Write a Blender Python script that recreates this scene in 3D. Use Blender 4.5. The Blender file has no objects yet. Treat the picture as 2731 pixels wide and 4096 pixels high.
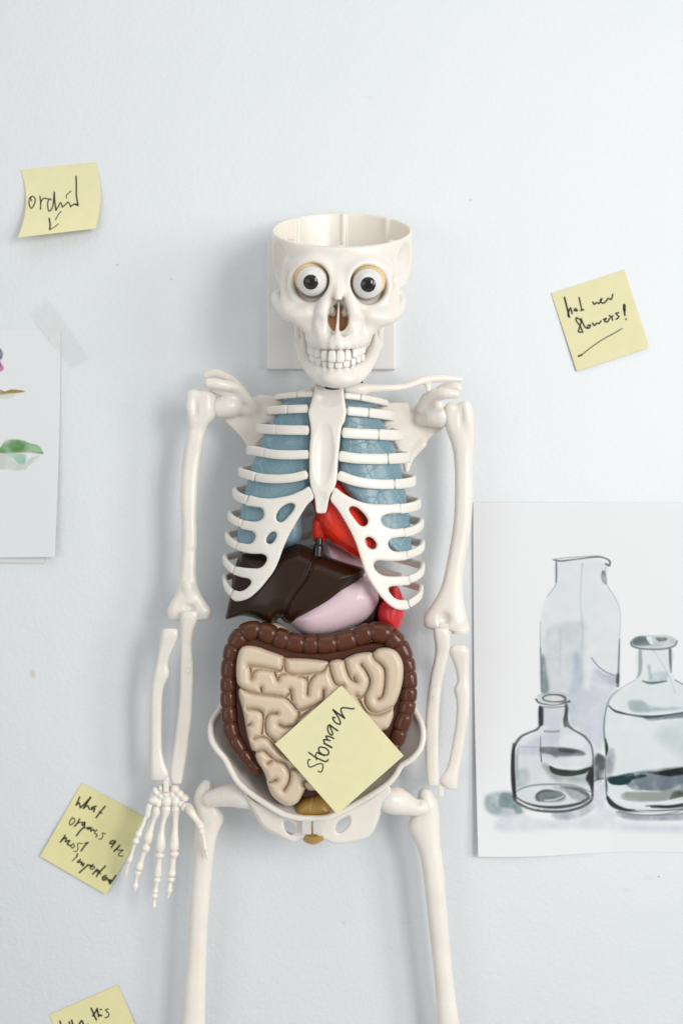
import bpy, math, random
import numpy as np
from mathutils import Vector, Matrix

# ------------------------------------------------------------------ camera, light, world
SC = bpy.context.scene
COL = SC.collection
DCAM = 1500.0                      # camera distance from the wall in mm
cam_d = bpy.data.cameras.new('camera')
cam = bpy.data.objects.new('camera', cam_d); COL.objects.link(cam)
cam.location = (0, -DCAM*0.001, 0); cam.rotation_euler = (math.radians(90), 0, 0)
cam_d.sensor_fit = 'VERTICAL'; cam_d.sensor_height = 36.0
cam_d.lens = 36.0*1.5/1.024
cam_d.clip_start = 0.05; cam_d.clip_end = 60
cam_d.dof.use_dof = True
cam_d.dof.focus_distance = 1.5-0.115
cam_d.dof.aperture_fstop = 4.5
SC.camera = cam
SC.render.resolution_x = 682; SC.render.resolution_y = 1024
SC.render.engine = 'CYCLES'
SC.view_settings.view_transform = 'Standard'; SC.view_settings.look = 'None'
SC.view_settings.exposure = 0.0; SC.view_settings.gamma = 1.0

wd = bpy.data.worlds.new('World'); SC.world = wd; wd.use_nodes = True
wd.node_tree.nodes['Background'].inputs[0].default_value = (0.96, 0.98, 1.0, 1)
wd.node_tree.nodes['Background'].inputs[1].default_value = 0.50

def area(name, loc, target, sx, sy, power, colr):
    l = bpy.data.lights.new(name, 'AREA'); l.shape = 'RECTANGLE'; l.size = sx; l.size_y = sy
    l.energy = power; l.color = colr
    o = bpy.data.objects.new(name, l); COL.objects.link(o); o.location = loc
    d = Vector(target)-Vector(loc); o.rotation_euler = d.to_track_quat('-Z', 'Y').to_euler()
    return o
# daylight from two tall window sashes to the right and the bright ceiling, plus an added fill lamp at left
area('window_and_fill_light', (2.6, -4.0, 0.75), (0, 0, -.2), 1.1, 2.2, 96, (1.0, 0.985, 0.96))
area('window_and_fill_light', (4.1, -3.1, 0.2), (0, 0, -.3), 1.0, 2.2, 66, (1.0, 0.985, 0.96))
area('window_and_fill_light', (-2.8, -3.8, -.2), (0, 0, -.3), 2.6, 2.2, 24, (0.97, 0.985, 1.0))  # added soft fill from the left, not a window
area('ceiling_bounce', (0, -2.0, 2.9), (0, -.3, 0), 3.0, 2.4, 18, (1.0, 0.99, 0.97))

# ------------------------------------------------------------------ measuring: photo crops -> millimetres at a real depth
CR = dict(A=(1000,800,2.24), B=(700,1400,2.6133), C=(1200,1400,2.24), D=(800,1900,3.136), E=(1200,1900,2.6133),
          F=(800,2400,1.7422), G=(600,2300,2.6133), H=(400,3050,2.6133), I=(1500,2300,2.352), J=(1850,2000,1.5675),
          K=(0,600,3.136), L=(0,1150,2.045), M=(2150,1050,3.136), N=(100,3100,2.6133), O=(100,3796,2.6133),
          Q=(700,3000,1.3067), S=(1200,2800,6.272), N2=(200,3150,5.2267), T=(2000,2700,3.92), U=(2100,2200,2.485),
          R=(2380,2700,3.92), X=(0,0,0.57415), Z=(0,0,1.0))
def px(c, pts):
    ox, oy, s = CR[c]
    a = np.array(pts, float); b = a.copy()
    b[..., 0] = ox + a[..., 0]/s; b[..., 1] = oy + a[..., 1]/s
    return b
def sc(c): return 1.0/CR[c][2]
def W(u, v, d):
    s = 0.25*(DCAM-d)/DCAM
    return np.array([(u-1365.5)*s, d, (2048-v)*s])       # (x, depth from wall, z) in mm
def P(c, x, y, d):
    q = px(c, [x, y]); return W(q[0], q[1], d)

# ------------------------------------------------------------------ curves
def catmull(pts, n=8, closed=False):
    p = np.array(pts, float); N = len(p); out = []
    segs = N if closed else N-1
    for i in range(segs):
        if closed: p0, p1, p2, p3 = p[(i-1) % N], p[i], p[(i+1) % N], p[(i+2) % N]
        else: p0, p1, p2, p3 = p[max(i-1, 0)], p[i], p[i+1], p[min(i+2, N-1)]
        for k in range(n):
            t = k/n
            out.append(0.5*((2*p1)+(-p0+p2)*t+(2*p0-5*p1+4*p2-p3)*t*t+(-p0+3*p1-3*p2+p3)*t**3))
    if not closed: out.append(p[-1])
    return np.array(out)
def resample(p, n):
    L = np.r_[0, np.cumsum(np.linalg.norm(np.diff(p[:, :3], axis=0), axis=1))]
    t = np.linspace(0, L[-1], n)
    return np.stack([np.interp(t, L, p[:, k]) for k in range(p.shape[1])], 1)

# ------------------------------------------------------------------ mesh output
def mesh_np(name, v, f, mat, parent=None, smooth=True, mm=True):
    """v (N,3) in (x, depth, z) mm; f (M,4) or (M,3)"""
    me = bpy.data.meshes.new(name)
    v = np.asarray(v, np.float32); w = v.copy(); w[:, 1] = -v[:, 1]; w *= 0.001
    f = np.asarray(f, np.int32); k = f.shape[1]
    me.vertices.add(len(w)); me.vertices.foreach_set('co', w.ravel())
    me.loops.add(f.size); me.loops.foreach_set('vertex_index', f.ravel())
    me.polygons.add(len(f)); me.polygons.foreach_set('loop_start', np.arange(0, f.size, k, dtype=np.int32))
    me.polygons.foreach_set('loop_total', np.full(len(f), k, dtype=np.int32))
    me.update(calc_edges=True); me.validate()
    if smooth: me.polygons.foreach_set('use_smooth', np.ones(len(me.polygons), bool))
    for m in (mat if isinstance(mat, (list, tuple)) else [mat]): me.materials.append(m)
    o = bpy.data.objects.new(name, me); COL.objects.link(o)
    if parent: o.parent = parent
    return o
def join_vf(lst):
    V, F, n = [], [], 0
    for v, f in lst: V.append(np.asarray(v)); F.append(np.asarray(f)+n); n += len(v)
    return np.concatenate(V), np.concatenate(F)

def sweep(path, secs, up=None, cap=True):
    """path (n,3); secs (n,m,2) local (side, up) ; returns v,f. quads, caps as degenerate fan rings"""
    n = len(path); m = secs.shape[1]
    T = np.gradient(path, axis=0); T /= np.linalg.norm(T, axis=1)[:, None]
    V = []
    N0 = None
    for i in range(n):
        t = T[i]
        if up is not None:
            u = np.array(up, float); s = np.cross(t, u); s /= np.linalg.norm(s)
        else:
            if N0 is None:
                a = np.array([0, 1., 0]) if abs(t[1]) < .9 else np.array([1., 0, 0]); s = np.cross(t, a)
            else: s = N0-t*np.dot(N0, t)
            s /= np.linalg.norm(s); N0 = s
        b = np.cross(s, t)
        V.append(path[i]+secs[i][:, :1]*s+secs[i][:, 1:]*b)
    V = np.concatenate(V); F = []
    j = np.arange(m); j2 = (j+1) % m
    for i in range(n-1):
        F.append(np.stack([i*m+j, i*m+j2, (i+1)*m+j2, (i+1)*m+j], 1))
    F = np.concatenate(F)
    if cap:
        nv = len(V); V = np.concatenate([V, path[:1], path[-1:]])
        F = np.concatenate([F, np.stack([j2, j, np.full(m, nv), np.full(m, nv)], 1),
                            np.stack([(n-1)*m+j, (n-1)*m+j2, np.full(m, nv+1), np.full(m, nv+1)], 1)])
    # y (depth) is mirrored on output, so turn the faces round
    return V, F
def fixtri(v, f):
    q = f[f[:, 2] != f[:, 3]]; t = f[f[:, 2] == f[:, 3]]
    if len(t):        # make caps quads by a tiny split: duplicate centre is fine as a separate vertex
        n = len(v); v = np.concatenate([v, v[t[:, 3]]]); t = t.copy(); t[:, 3] = n+np.arange(len(t))
    return v, np.concatenate([q, t])
def circ(m, e=2.0):
    a = np.linspace(0, 2*np.pi, m, endpoint=False); c, s = np.cos(a), np.sin(a)
    return np.stack([np.sign(c)*abs(c)**(2/e), np.sign(s)*abs(s)**(2/e)], 1)
def tube(pts, n=None, m=14, roundcap=True):
    """pts (k,4) x,d,z,r -> smooth tube with round ends"""
    c = catmull(pts, 8); c[:, 3] = np.maximum(c[:, 3], .05)
    if n: c = resample(c, n)
    if roundcap:
        a0 = c[0, :3]-c[1, :3]; a0 /= np.linalg.norm(a0); a1 = c[-1, :3]-c[-2, :3]; a1 /= np.linalg.norm(a1)
        st = [np.r_[c[0, :3]+a0*c[0, 3]*math.sin(t), c[0, 3]*math.cos(t)] for t in (1.5, 1.2, .8, .4)]
        en = [np.r_[c[-1, :3]+a1*c[-1, 3]*math.sin(t), c[-1, 3]*math.cos(t)] for t in (.4, .8, 1.2, 1.5)]
        c = np.array(st+list(c)+en)
    secs = circ(m)[None]*c[:, 3][:, None, None]
    return sweep(c[:, :3], secs)

# ------------------------------------------------------------------ implicit modelling on a voxel grid + surface nets
class Poly:
    """signed distance (source px, negative inside) of a closed outline with holes, rastered"""
    def __init__(s, outer, holes=(), smooth=4, step=2.0, pad=40):
        loops = [catmull(o, smooth, True) if smooth > 1 else np.array(o, float) for o in [outer]+list(holes)]
        s.loops = loops
        lo = loops[0].min(0)-pad; hi = loops[0].max(0)+pad
        s.lo, s.hi, s.step = lo, hi, step
        gx = np.arange(lo[0], hi[0], step); gy = np.arange(lo[1], hi[1], step)
        X, Y = np.meshgrid(gx, gy, indexing='ij')
        s.X, s.Y = X, Y
        dist = np.full(X.shape, 1e9, np.float32); ins = np.zeros(X.shape, bool)
        for L in loops:
            for i in range(len(L)):
                a, b = L[i], L[(i+1) % len(L)]
                e = b-a; l2 = (e*e).sum()
                if l2 < 1e-9: continue
                t = np.clip(((X-a[0])*e[0]+(Y-a[1])*e[1])/l2, 0, 1)
                dd = (X-a[0]-t*e[0])**2+(Y-a[1]-t*e[1])**2
                dist = np.minimum(dist, dd)
                if a[1] != b[1]:
                    c = ((Y < a[1]) != (Y < b[1])) & (X < (b[0]-a[0])*(Y-a[1])/(b[1]-a[1])+a[0])
                    ins ^= c
        s.sd = np.where(ins, -1, 1)*np.sqrt(dist)
    def sample(s, arr, U, V):
        fx = np.clip((U-s.lo[0])/s.step, 0, arr.shape[0]-1.001); fy = np.clip((V-s.lo[1])/s.step, 0, arr.shape[1]-1.001)
        ix = fx.astype(int); iy = fy.astype(int); fx = fx-ix; fy = fy-iy
        return (arr[ix, iy]*(1-fx)*(1-fy)+arr[ix+1, iy]*fx*(1-fy)+arr[ix, iy+1]*(1-fx)*fy+arr[ix+1, iy+1]*fx*fy)
def linedist(X, Y, pts):
    d = np.full(X.shape, 1e9)
    for a, b in zip(pts[:-1], pts[1:]):
        e = b-a; l2 = max((e*e).sum(), 1e-9)
        t = np.clip(((X-a[0])*e[0]+(Y-a[1])*e[1])/l2, 0, 1)
        d = np.minimum(d, (X-a[0]-t*e[0])**2+(Y-a[1]-t*e[1])**2)
    return np.sqrt(d)

def smin(a, b, k):
    if k <= 0: return np.minimum(a, b)
    h = np.clip(k-abs(a-b), 0, None)/k
    return np.minimum(a, b)-h*h*k*.25
def smax(a, b, k): return -smin(-a, -b, k)

class Vol:
    def __init__(s, lo, hi, h=0.8):
        s.lo = np.array(lo, float); s.h = h
        n = np.ceil((np.array(hi)-s.lo)/h).astype(int)+1
        s.ax = [s.lo[i]+h*np.arange(n[i]) for i in range(3)]
        s.F = np.full(n, 50.0, np.float32)
    @classmethod
    def around(cls, c, x0, y0, x1, y1, d0, d1, h=0.8):
        a = [P(c, x, y, d) for x in (x0, x1) for y in (y0, y1) for d in (d0, d1)]
        a = np.array(a); return cls(a.min(0), a.max(0), h)
    def sl(s, lo, hi, m):
        r = []
        for i in range(3):
            a = int(np.clip(np.floor((lo[i]-m-s.lo[i])/s.h), 0, len(s.ax[i])-1)); b = int(np.clip(np.ceil((hi[i]+m-s.lo[i])/s.h)+1, a+1, len(s.ax[i])))
            r.append(slice(a, b))
        return tuple(r)
    def grid(s, r): return (s.ax[0][r[0]][:, None, None], s.ax[1][r[1]][None, :, None], s.ax[2][r[2]][None, None, :])
    def put(s, r, f, k, sub):
        if sub: s.F[r] = smax(s.F[r], -f, k)
        else: s.F[r] = smin(s.F[r], f, k)
    def ell(s, c, rad, k=3, sub=False, rot=None):
        c = np.array(c); rad = np.array(rad, float); m = max(rad)
        ext = rad if rot is None else np.full(3, m)
        r = s.sl(c-ext, c+ext, k+2*s.h+2)
        X, D, Z = s.grid(r); X = X-c[0]; D = D-c[1]; Z = Z-c[2]
        if rot is not None:   # rotation in the x-z plane (degrees, counter-clockwise in the picture)
            a = math.radians(rot); X, Z = X*math.cos(a)+Z*math.sin(a), -X*math.sin(a)+Z*math.cos(a)
        k0 = np.sqrt((X/rad[0])**2+(D/rad[1])**2+(Z/rad[2])**2)
        k1 = np.sqrt((X/rad[0]**2)**2+(D/rad[1]**2)**2+(Z/rad[2]**2)**2)+1e-6
        s.put(r, k0*(k0-1)/k1, k, sub); return s
    def chain(s, pts, k=3, sub=False, flat=1.0, inner=1.5):
        """pts rows x,d,z,r ; flat squeezes the depth"""
        p = np.array(pts, float)
        if len(p) > 2: p = catmull(p, 3); p[:, 3] = np.maximum(p[:, 3], .3); inner = 0
        lo = (p[:, :3]-p[:, 3:4]).min(0); hi = (p[:, :3]+p[:, 3:4]).max(0)
        r = s.sl(lo, hi, k+3*s.h+2); X, D, Z = s.grid(r); out = None
        for a, b in zip(p[:-1], p[1:]):
            e = (b-a)[:3]*np.array([1, 1/flat, 1]); l2 = max((e*e).sum(), 1e-9)
            x, d, z = X-a[0], (D-a[1])/flat, Z-a[2]
            t = np.clip((x*e[0]+d*e[1]+z*e[2])/l2, 0, 1)
            q = np.sqrt((x-t*e[0])**2+(d-t*e[1])**2+(z-t*e[2])**2)-(a[3]+(b[3]-a[3])*t)
            out = q if out is None else smin(out, q, inner)
        s.put(r, out, k, sub); return s
    def uv(s, r):
        X, D, Z = s.grid(r); q = 4*DCAM/(DCAM-D)
        return 1365.5+X*q, 2048-Z*q, (DCAM-D)/DCAM*.25, D, X, Z
    def rows(s, c, rows, k=3, e=2.2, sm=3, sub=False, round_=3.0):
        """limb bone: rows (xl, xr, y, depth, half thickness mm) in photo crop c"""
        ox, oy, q = CR[c]; a = np.array(rows, float)
        V0 = np.linspace(a[0, 2], a[-1, 2], 300)
        col = [np.interp(V0, a[:, 2], a[:, j]) for j in (0, 1, 3, 4)]
        w = np.hanning(2*sm*4+3); w /= w.sum(); n = len(w)//2
        col = [np.convolve(np.r_[np.full(n, t[0]), t, np.full(n, t[-1])], w, 'valid') for t in col]
        v0 = oy+V0/q; xl = ox+col[0]/q; xr = ox+col[1]/q
        cx = (xl+xr)/2; hw = (xr-xl)/2
        A_ = np.array([W(cx[i]+sg*hw[i], v0[i], col[2][i]) for i in range(0, 300, 10) for sg in (-1, 1)])
        th = col[3].max(); lo = A_.min(0)-[2, th, 2]; hi = A_.max(0)+[2, th, 2]
        r = s.sl(lo, hi, k+2); U, V, mm, D, X, Z = s.uv(r)
        ic = np.interp(V, v0, cx); ih = np.interp(V, v0, hw); idp = np.interp(V, v0, col[2]); it = np.interp(V, v0, col[3])
        f = ((abs((U-ic)/ih)**e+abs((D-idp)/it)**e)**(1/e)-1)*np.minimum(ih*mm, it)
        f = smax(f, np.maximum(v0[0]-V, V-v0[-1])*mm, round_)
        s.put(r, f.astype(np.float32), k, sub); return s
    def sheet(s, poly, dfun, t, rnd=None, k=0, sub=False):
        """rounded sheet: outline poly, centre depth dfun(X,Z), half thickness t"""
        r = tuple(slice(0, len(a)) for a in s.ax); U, V, mm, D, X, Z = s.uv(r)
        sd = poly.sample(poly.sd, U, V)*mm
        dc = dfun(X, Z) if callable(dfun) else dfun
        if callable(dfun):
            g = (dfun(X+.5, Z)-dfun(X-.5, Z)); n = 1/np.sqrt(1+np.clip(g*g, 0, 9))
        else: n = 1
        rnd = t if rnd is None else rnd
        q = abs(D-dc)*n-t+rnd; p = sd+rnd
        f = np.minimum(np.maximum(q, p), 0)+np.sqrt(np.maximum(q, 0)**2+np.maximum(p, 0)**2)-rnd
        s.put(r, f.astype(np.float32), k, sub); return s
    def relief(s, poly, dF, dB, k=0):
        """body between back depth dB (number or raster) and front raster dF"""
        r = tuple(slice(0, len(a)) for a in s.ax); U, V, mm, D, X, Z = s.uv(r)
        g0, g1 = np.gradient(dF, poly.step*.25); nf = 1/np.sqrt(1+np.clip(g0**2+g1**2, 0, 12))
        f = (D-poly.sample(dF, U, V))*poly.sample(nf, U, V)
        if np.ndim(dB):
            g0, g1 = np.gradient(dB, poly.step*.25); nb = 1/np.sqrt(1+np.clip(g0**2+g1**2, 0, 12))
            b = (poly.sample(dB, U, V)-D)*poly.sample(nb, U, V)
        else: b = dB-D
        f = np.maximum(np.maximum(f, b), poly.sample(poly.sd, U, V)*mm)
        s.put(r, f.astype(np.float32), k, False); return s
    def mesh(s, smooth=1):
        F = s.F
        F = np.pad(F, 1, constant_values=5.0); lo = s.lo-s.h
        S = F < 0; nx, ny, nz = F.shape
        cnt = np.zeros((nx-1, ny-1, nz-1), np.int8)
        offs = [(i, j, k) for i in (0, 1) for j in (0, 1) for k in (0, 1)]
        for i, j, k in offs: cnt += S[i:nx-1+i, j:ny-1+j, k:nz-1+k]
        act = (cnt > 0) & (cnt < 8); idx = np.argwhere(act)
        vals = np.stack([F[idx[:, 0]+i, idx[:, 1]+j, idx[:, 2]+k] for i, j, k in offs], 1)
        acc = np.zeros((len(idx), 3)); w = np.zeros(len(idx)); O = np.array(offs, float)
        for a in range(8):
            for b in range(a+1, 8):
                if abs(O[a]-O[b]).sum() != 1: continue
                fa, fb = vals[:, a], vals[:, b]; m = (fa < 0) != (fb < 0)
                t = np.where(m, fa/np.where(m, fa-fb, 1), 0)
                acc += np.where(m[:, None], O[a]+t[:, None]*(O[b]-O[a]), 0); w += m
        v = (idx+acc/w[:, None])*s.h+lo
        vid = np.full(act.shape, -1, np.int32); vid[tuple(idx.T)] = np.arange(len(idx))
        faces = []
        for ax in range(3):
            o1, o2 = (ax+1) % 3, (ax+2) % 3
            sa = [slice(None)]*3; sb = [slice(None)]*3; sa[ax] = slice(0, -1); sb[ax] = slice(1, None)
            A_, B_ = S[tuple(sa)], S[tuple(sb)]; e = np.argwhere(A_ != B_)
            e = e[(e[:, o1] > 0) & (e[:, o2] > 0) & (e[:, o1] < act.shape[o1]) & (e[:, o2] < act.shape[o2])]
            q = []
            for a, b in ((-1, -1), (0, -1), (0, 0), (-1, 0)):
                c = e.copy(); c[:, o1] += a; c[:, o2] += b; q.append(vid[tuple(c.T)])
            q = np.stack(q, 1); inside = A_[tuple(e.T)]
            q[inside] = q[inside][:, ::-1]       # flipped because depth is mirrored on output
            faces.append(q)
        f = np.concatenate(faces); f = f[(f >= 0).all(1)]
        for _ in range(smooth):
            a = f[:, [0, 1, 2, 3]].ravel(); b = f[:, [1, 2, 3, 0]].ravel(); n = len(v)
            deg = np.bincount(a, minlength=n)+np.bincount(b, minlength=n)
            sm = np.stack([np.bincount(a, v[b, k], n)+np.bincount(b, v[a, k], n) for k in range(3)], 1)/np.maximum(deg, 1)[:, None]
            v = v*.45+sm*.55
        return v, f
    def obj(s, name, mat, parent=None, smooth=1):
        v, f = s.mesh(smooth); return mesh_np(name, v, f, mat, parent)

def prof(d, r):
    t = np.clip(d/r, 0, 1); return np.sqrt(np.clip(1-(1-t)**2, 0, 1))

# ------------------------------------------------------------------ materials
def s2l(c):
    c = np.array(c, float)/255; return tuple(np.where(c <= .04045, c/12.92, ((c+.055)/1.055)**2.4))
def mat(name, col, rough=0.4, sss=0.0, rad=(1, .5, .3), coat=0.0, bump=None, spec=0.5, trans=0.0, alpha=1.0, mott=None, ssscale=.006):
    m = bpy.data.materials.new(name); m.use_nodes = True; nt = m.node_tree; b = nt.nodes['Principled BSDF']
    b.inputs['Base Color'].default_value = (*col, 1); b.inputs['Roughness'].default_value = rough
    b.inputs['Specular IOR Level'].default_value = spec; b.inputs['Coat Weight'].default_value = coat
    b.inputs['Coat Roughness'].default_value = 0.08
    b.inputs['Transmission Weight'].default_value = trans; b.inputs['Alpha'].default_value = alpha
    if sss: b.inputs['Subsurface Weight'].default_value = sss; b.inputs['Subsurface Radius'].default_value = rad; b.inputs['Subsurface Scale'].default_value = ssscale
    tc = nt.nodes.new('ShaderNodeTexCoord')
    if mott:
        n = nt.nodes.new('ShaderNodeTexNoise'); n.inputs['Scale'].default_value = mott[0]; n.inputs['Detail'].default_value = 5
        nt.links.new(tc.outputs['Object'], n.inputs['Vector'])
        r = nt.nodes.new('ShaderNodeValToRGB'); r.color_ramp.elements[0].position = .3; r.color_ramp.elements[1].position = .7
        r.color_ramp.elements[0].color = (*[c*(1-mott[1]) for c in col], 1); r.color_ramp.elements[1].color = (*col, 1)
        nt.links.new(n.outputs[0], r.inputs[0]); nt.links.new(r.outputs[0], b.inputs['Base Color'])
    if bump:
        n = nt.nodes.new('ShaderNodeTexNoise'); n.inputs['Scale'].default_value = bump[0]; n.inputs['Detail'].default_value = 4
        nt.links.new(tc.outputs['Object'], n.inputs['Vector'])
        bp = nt.nodes.new('ShaderNodeBump'); bp.inputs['Strength'].default_value = bump[1]; bp.inputs['Distance'].default_value = bump[2]
        nt.links.new(n.outputs[0], bp.inputs['Height']); nt.links.new(bp.outputs[0], b.inputs['Normal'])
    return m
BONE = mat('bone_plastic', (.83, .785, .715), .30, .5, (1, .62, .34), bump=(160, .14, .0006), mott=(28, .085))
TOOTH = mat('tooth_plastic', (.84, .80, .73), .28, .2, (1, .7, .45))
CLEAR = mat('clear_plastic_clip', (.80, .76, .71), .18, .3, trans=.25)
LIVER = mat('dark_brown_plastic', (.024, .010, .004), .27, 0, bump=(300, .08, .0004), spec=.28)
COLON = mat('brown_plastic', (.10, .030, .013), .22, .0, spec=.4, bump=(220, .1, .0004), mott=(30, .25))
GUT = mat('beige_plastic', (.66, .535, .40), .30, .25, (1, .6, .3), mott=(20, .05))
PINK = mat('pink_plastic', (.76, .58, .63), .30, .3, (1, .4, .3), mott=(14, .12))
HEART = mat('red_plastic', (.85, .030, .008), .24, .25, (1, .15, .05), mott=(40, .35))
SPLEEN = mat('crimson_plastic', (.66, .02, .03), .26, .15, (1, .2, .1), mott=(40, .2))
BLADDER = mat('ochre_plastic', (.50, .30, .075), .32, .3, (1, .5, .2), mott=(40, .25))
BLUE = mat('blue_plastic', (.01, .03, .09), .4)
BLACK = mat('black_plastic', (.012, .010, .010), .25)
EYE = mat('eye_white', (.74, .725, .69), .12, .3, (1, .8, .6), coat=.8, ssscale=.002)
AMBER = mat('amber_plastic', (.78, .56, .28), .4, .4, (1, .5, .15))
UMBER = mat('umber_glow', (.50, .23, .09), .5)  # brown stands for light glowing through the plastic of the nose
PELV = mat('bone_plastic_thin', (.80, .745, .69), .36, mott=(9, .05))
PUPIL = mat('pupil_black', (.003, .003, .003), .05, coat=.4, spec=.4)
PLATE = mat('wall_plate_plastic', (.80, .775, .755), .42, bump=(500, .1, .0003))
def iris_mat():
    m = mat('iris', (.03, .025, .02), .08, coat=.35, spec=.3); nt = m.node_tree; b = nt.nodes['Principled BSDF']
    a = nt.nodes.new('ShaderNodeAttribute'); a.attribute_name = 'Col'; nt.links.new(a.outputs['Color'], b.inputs['Base Color']); return m
IRIS = iris_mat()
def lung_mat(name, col, alpha):
    m = mat(name, col, .3, .3, (.4, .8, 1), alpha=alpha, coat=.2); nt = m.node_tree; b = nt.nodes['Principled BSDF']
    tc = nt.nodes.new('ShaderNodeTexCoord')
    wv = nt.nodes.new('ShaderNodeTexNoise'); wv.inputs['Scale'].default_value = 30; nt.links.new(tc.outputs['Object'], wv.inputs['Vector'])
    mx = nt.nodes.new('ShaderNodeMix'); mx.data_type = 'VECTOR'; mx.inputs[0].default_value = .012
    nt.links.new(tc.outputs['Object'], mx.inputs[4]); nt.links.new(wv.outputs['Color'], mx.inputs[5])
    v = nt.nodes.new('ShaderNodeTexVoronoi'); v.feature = 'DISTANCE_TO_EDGE'; v.inputs['Scale'].default_value = 74
    nt.links.new(mx.outputs[1], v.inputs['Vector'])
    r = nt.nodes.new('ShaderNodeValToRGB'); r.color_ramp.elements[0].position = 0; r.color_ramp.elements[1].position = .06
    r.color_ramp.elements[0].color = (1, 1, 1, 1); r.color_ramp.elements[1].color = (0, 0, 0, 1)
    nt.links.new(v.outputs['Distance'], r.inputs[0])
    bp = nt.nodes.new('ShaderNodeBump'); bp.inputs['Strength'].default_value = .45; bp.inputs['Distance'].default_value = .0010
    nt.links.new(r.outputs[0], bp.inputs['Height']); nt.links.new(bp.outputs[0], b.inputs['Normal'])
    mc = nt.nodes.new('ShaderNodeMix'); mc.data_type = 'RGBA'; mc.inputs[6].default_value = (*col, 1); mc.inputs[7].default_value = (*[min(1, c*1.5+.04) for c in col], 1)
    ml = nt.nodes.new('ShaderNodeMath'); ml.operation = 'MULTIPLY'; ml.inputs[1].default_value = .3
    nt.links.new(r.outputs[0], ml.inputs[0]); nt.links.new(ml.outputs[0], mc.inputs[0]); nt.links.new(mc.outputs[2], b.inputs['Base Color'])
    return m
LUNG = lung_mat('translucent_blue_plastic', (.22, .37, .435), .72)
def paper_mat(name, rough=.75, trl=.12):
    m = bpy.data.materials.new(name); m.use_nodes = True; nt = m.node_tree; b = nt.nodes['Principled BSDF']
    a = nt.nodes.new('ShaderNodeAttribute'); a.attribute_name = 'Col'; nt.links.new(a.outputs['Color'], b.inputs['Base Color'])
    b.inputs['Roughness'].default_value = rough; b.inputs['Specular IOR Level'].default_value = .25
    tr = nt.nodes.new('ShaderNodeBsdfTranslucent'); nt.links.new(a.outputs['Color'], tr.inputs[0])
    mx = nt.nodes.new('ShaderNodeMixShader'); mx.inputs[0].default_value = trl
    nt.links.new(b.outputs[0], mx.inputs[1]); nt.links.new(tr.outputs[0], mx.inputs[2])
    nt.links.new(mx.outputs[0], nt.nodes['Material Output'].inputs[0])
    tc = nt.nodes.new('ShaderNodeTexCoord'); n = nt.nodes.new('ShaderNodeTexNoise'); n.inputs['Scale'].default_value = 900; nt.links.new(tc.outputs['Object'], n.inputs['Vector'])
    bp = nt.nodes.new('ShaderNodeBump'); bp.inputs['Strength'].default_value = .15; bp.inputs['Distance'].default_value = .0003
    nt.links.new(n.outputs[0], bp.inputs['Height']); nt.links.new(bp.outputs[0], b.inputs['Normal'])
    return m
PAPER = paper_mat('painted_paper'); NOTE = paper_mat('sticky_note_paper', trl=.2)
# ------------------------------------------------------------------ tags
def tag(o, label=None, cat=None, group=None, kind=None):
    for k, v in (('label', label), ('category', cat), ('group', group), ('kind', kind)):
        if v: o[k] = v
    return o
def empty(name, p, parent=None):
    o = bpy.data.objects.new(name, None); COL.objects.link(o)
    o.empty_display_size = .02
    return o

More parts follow.
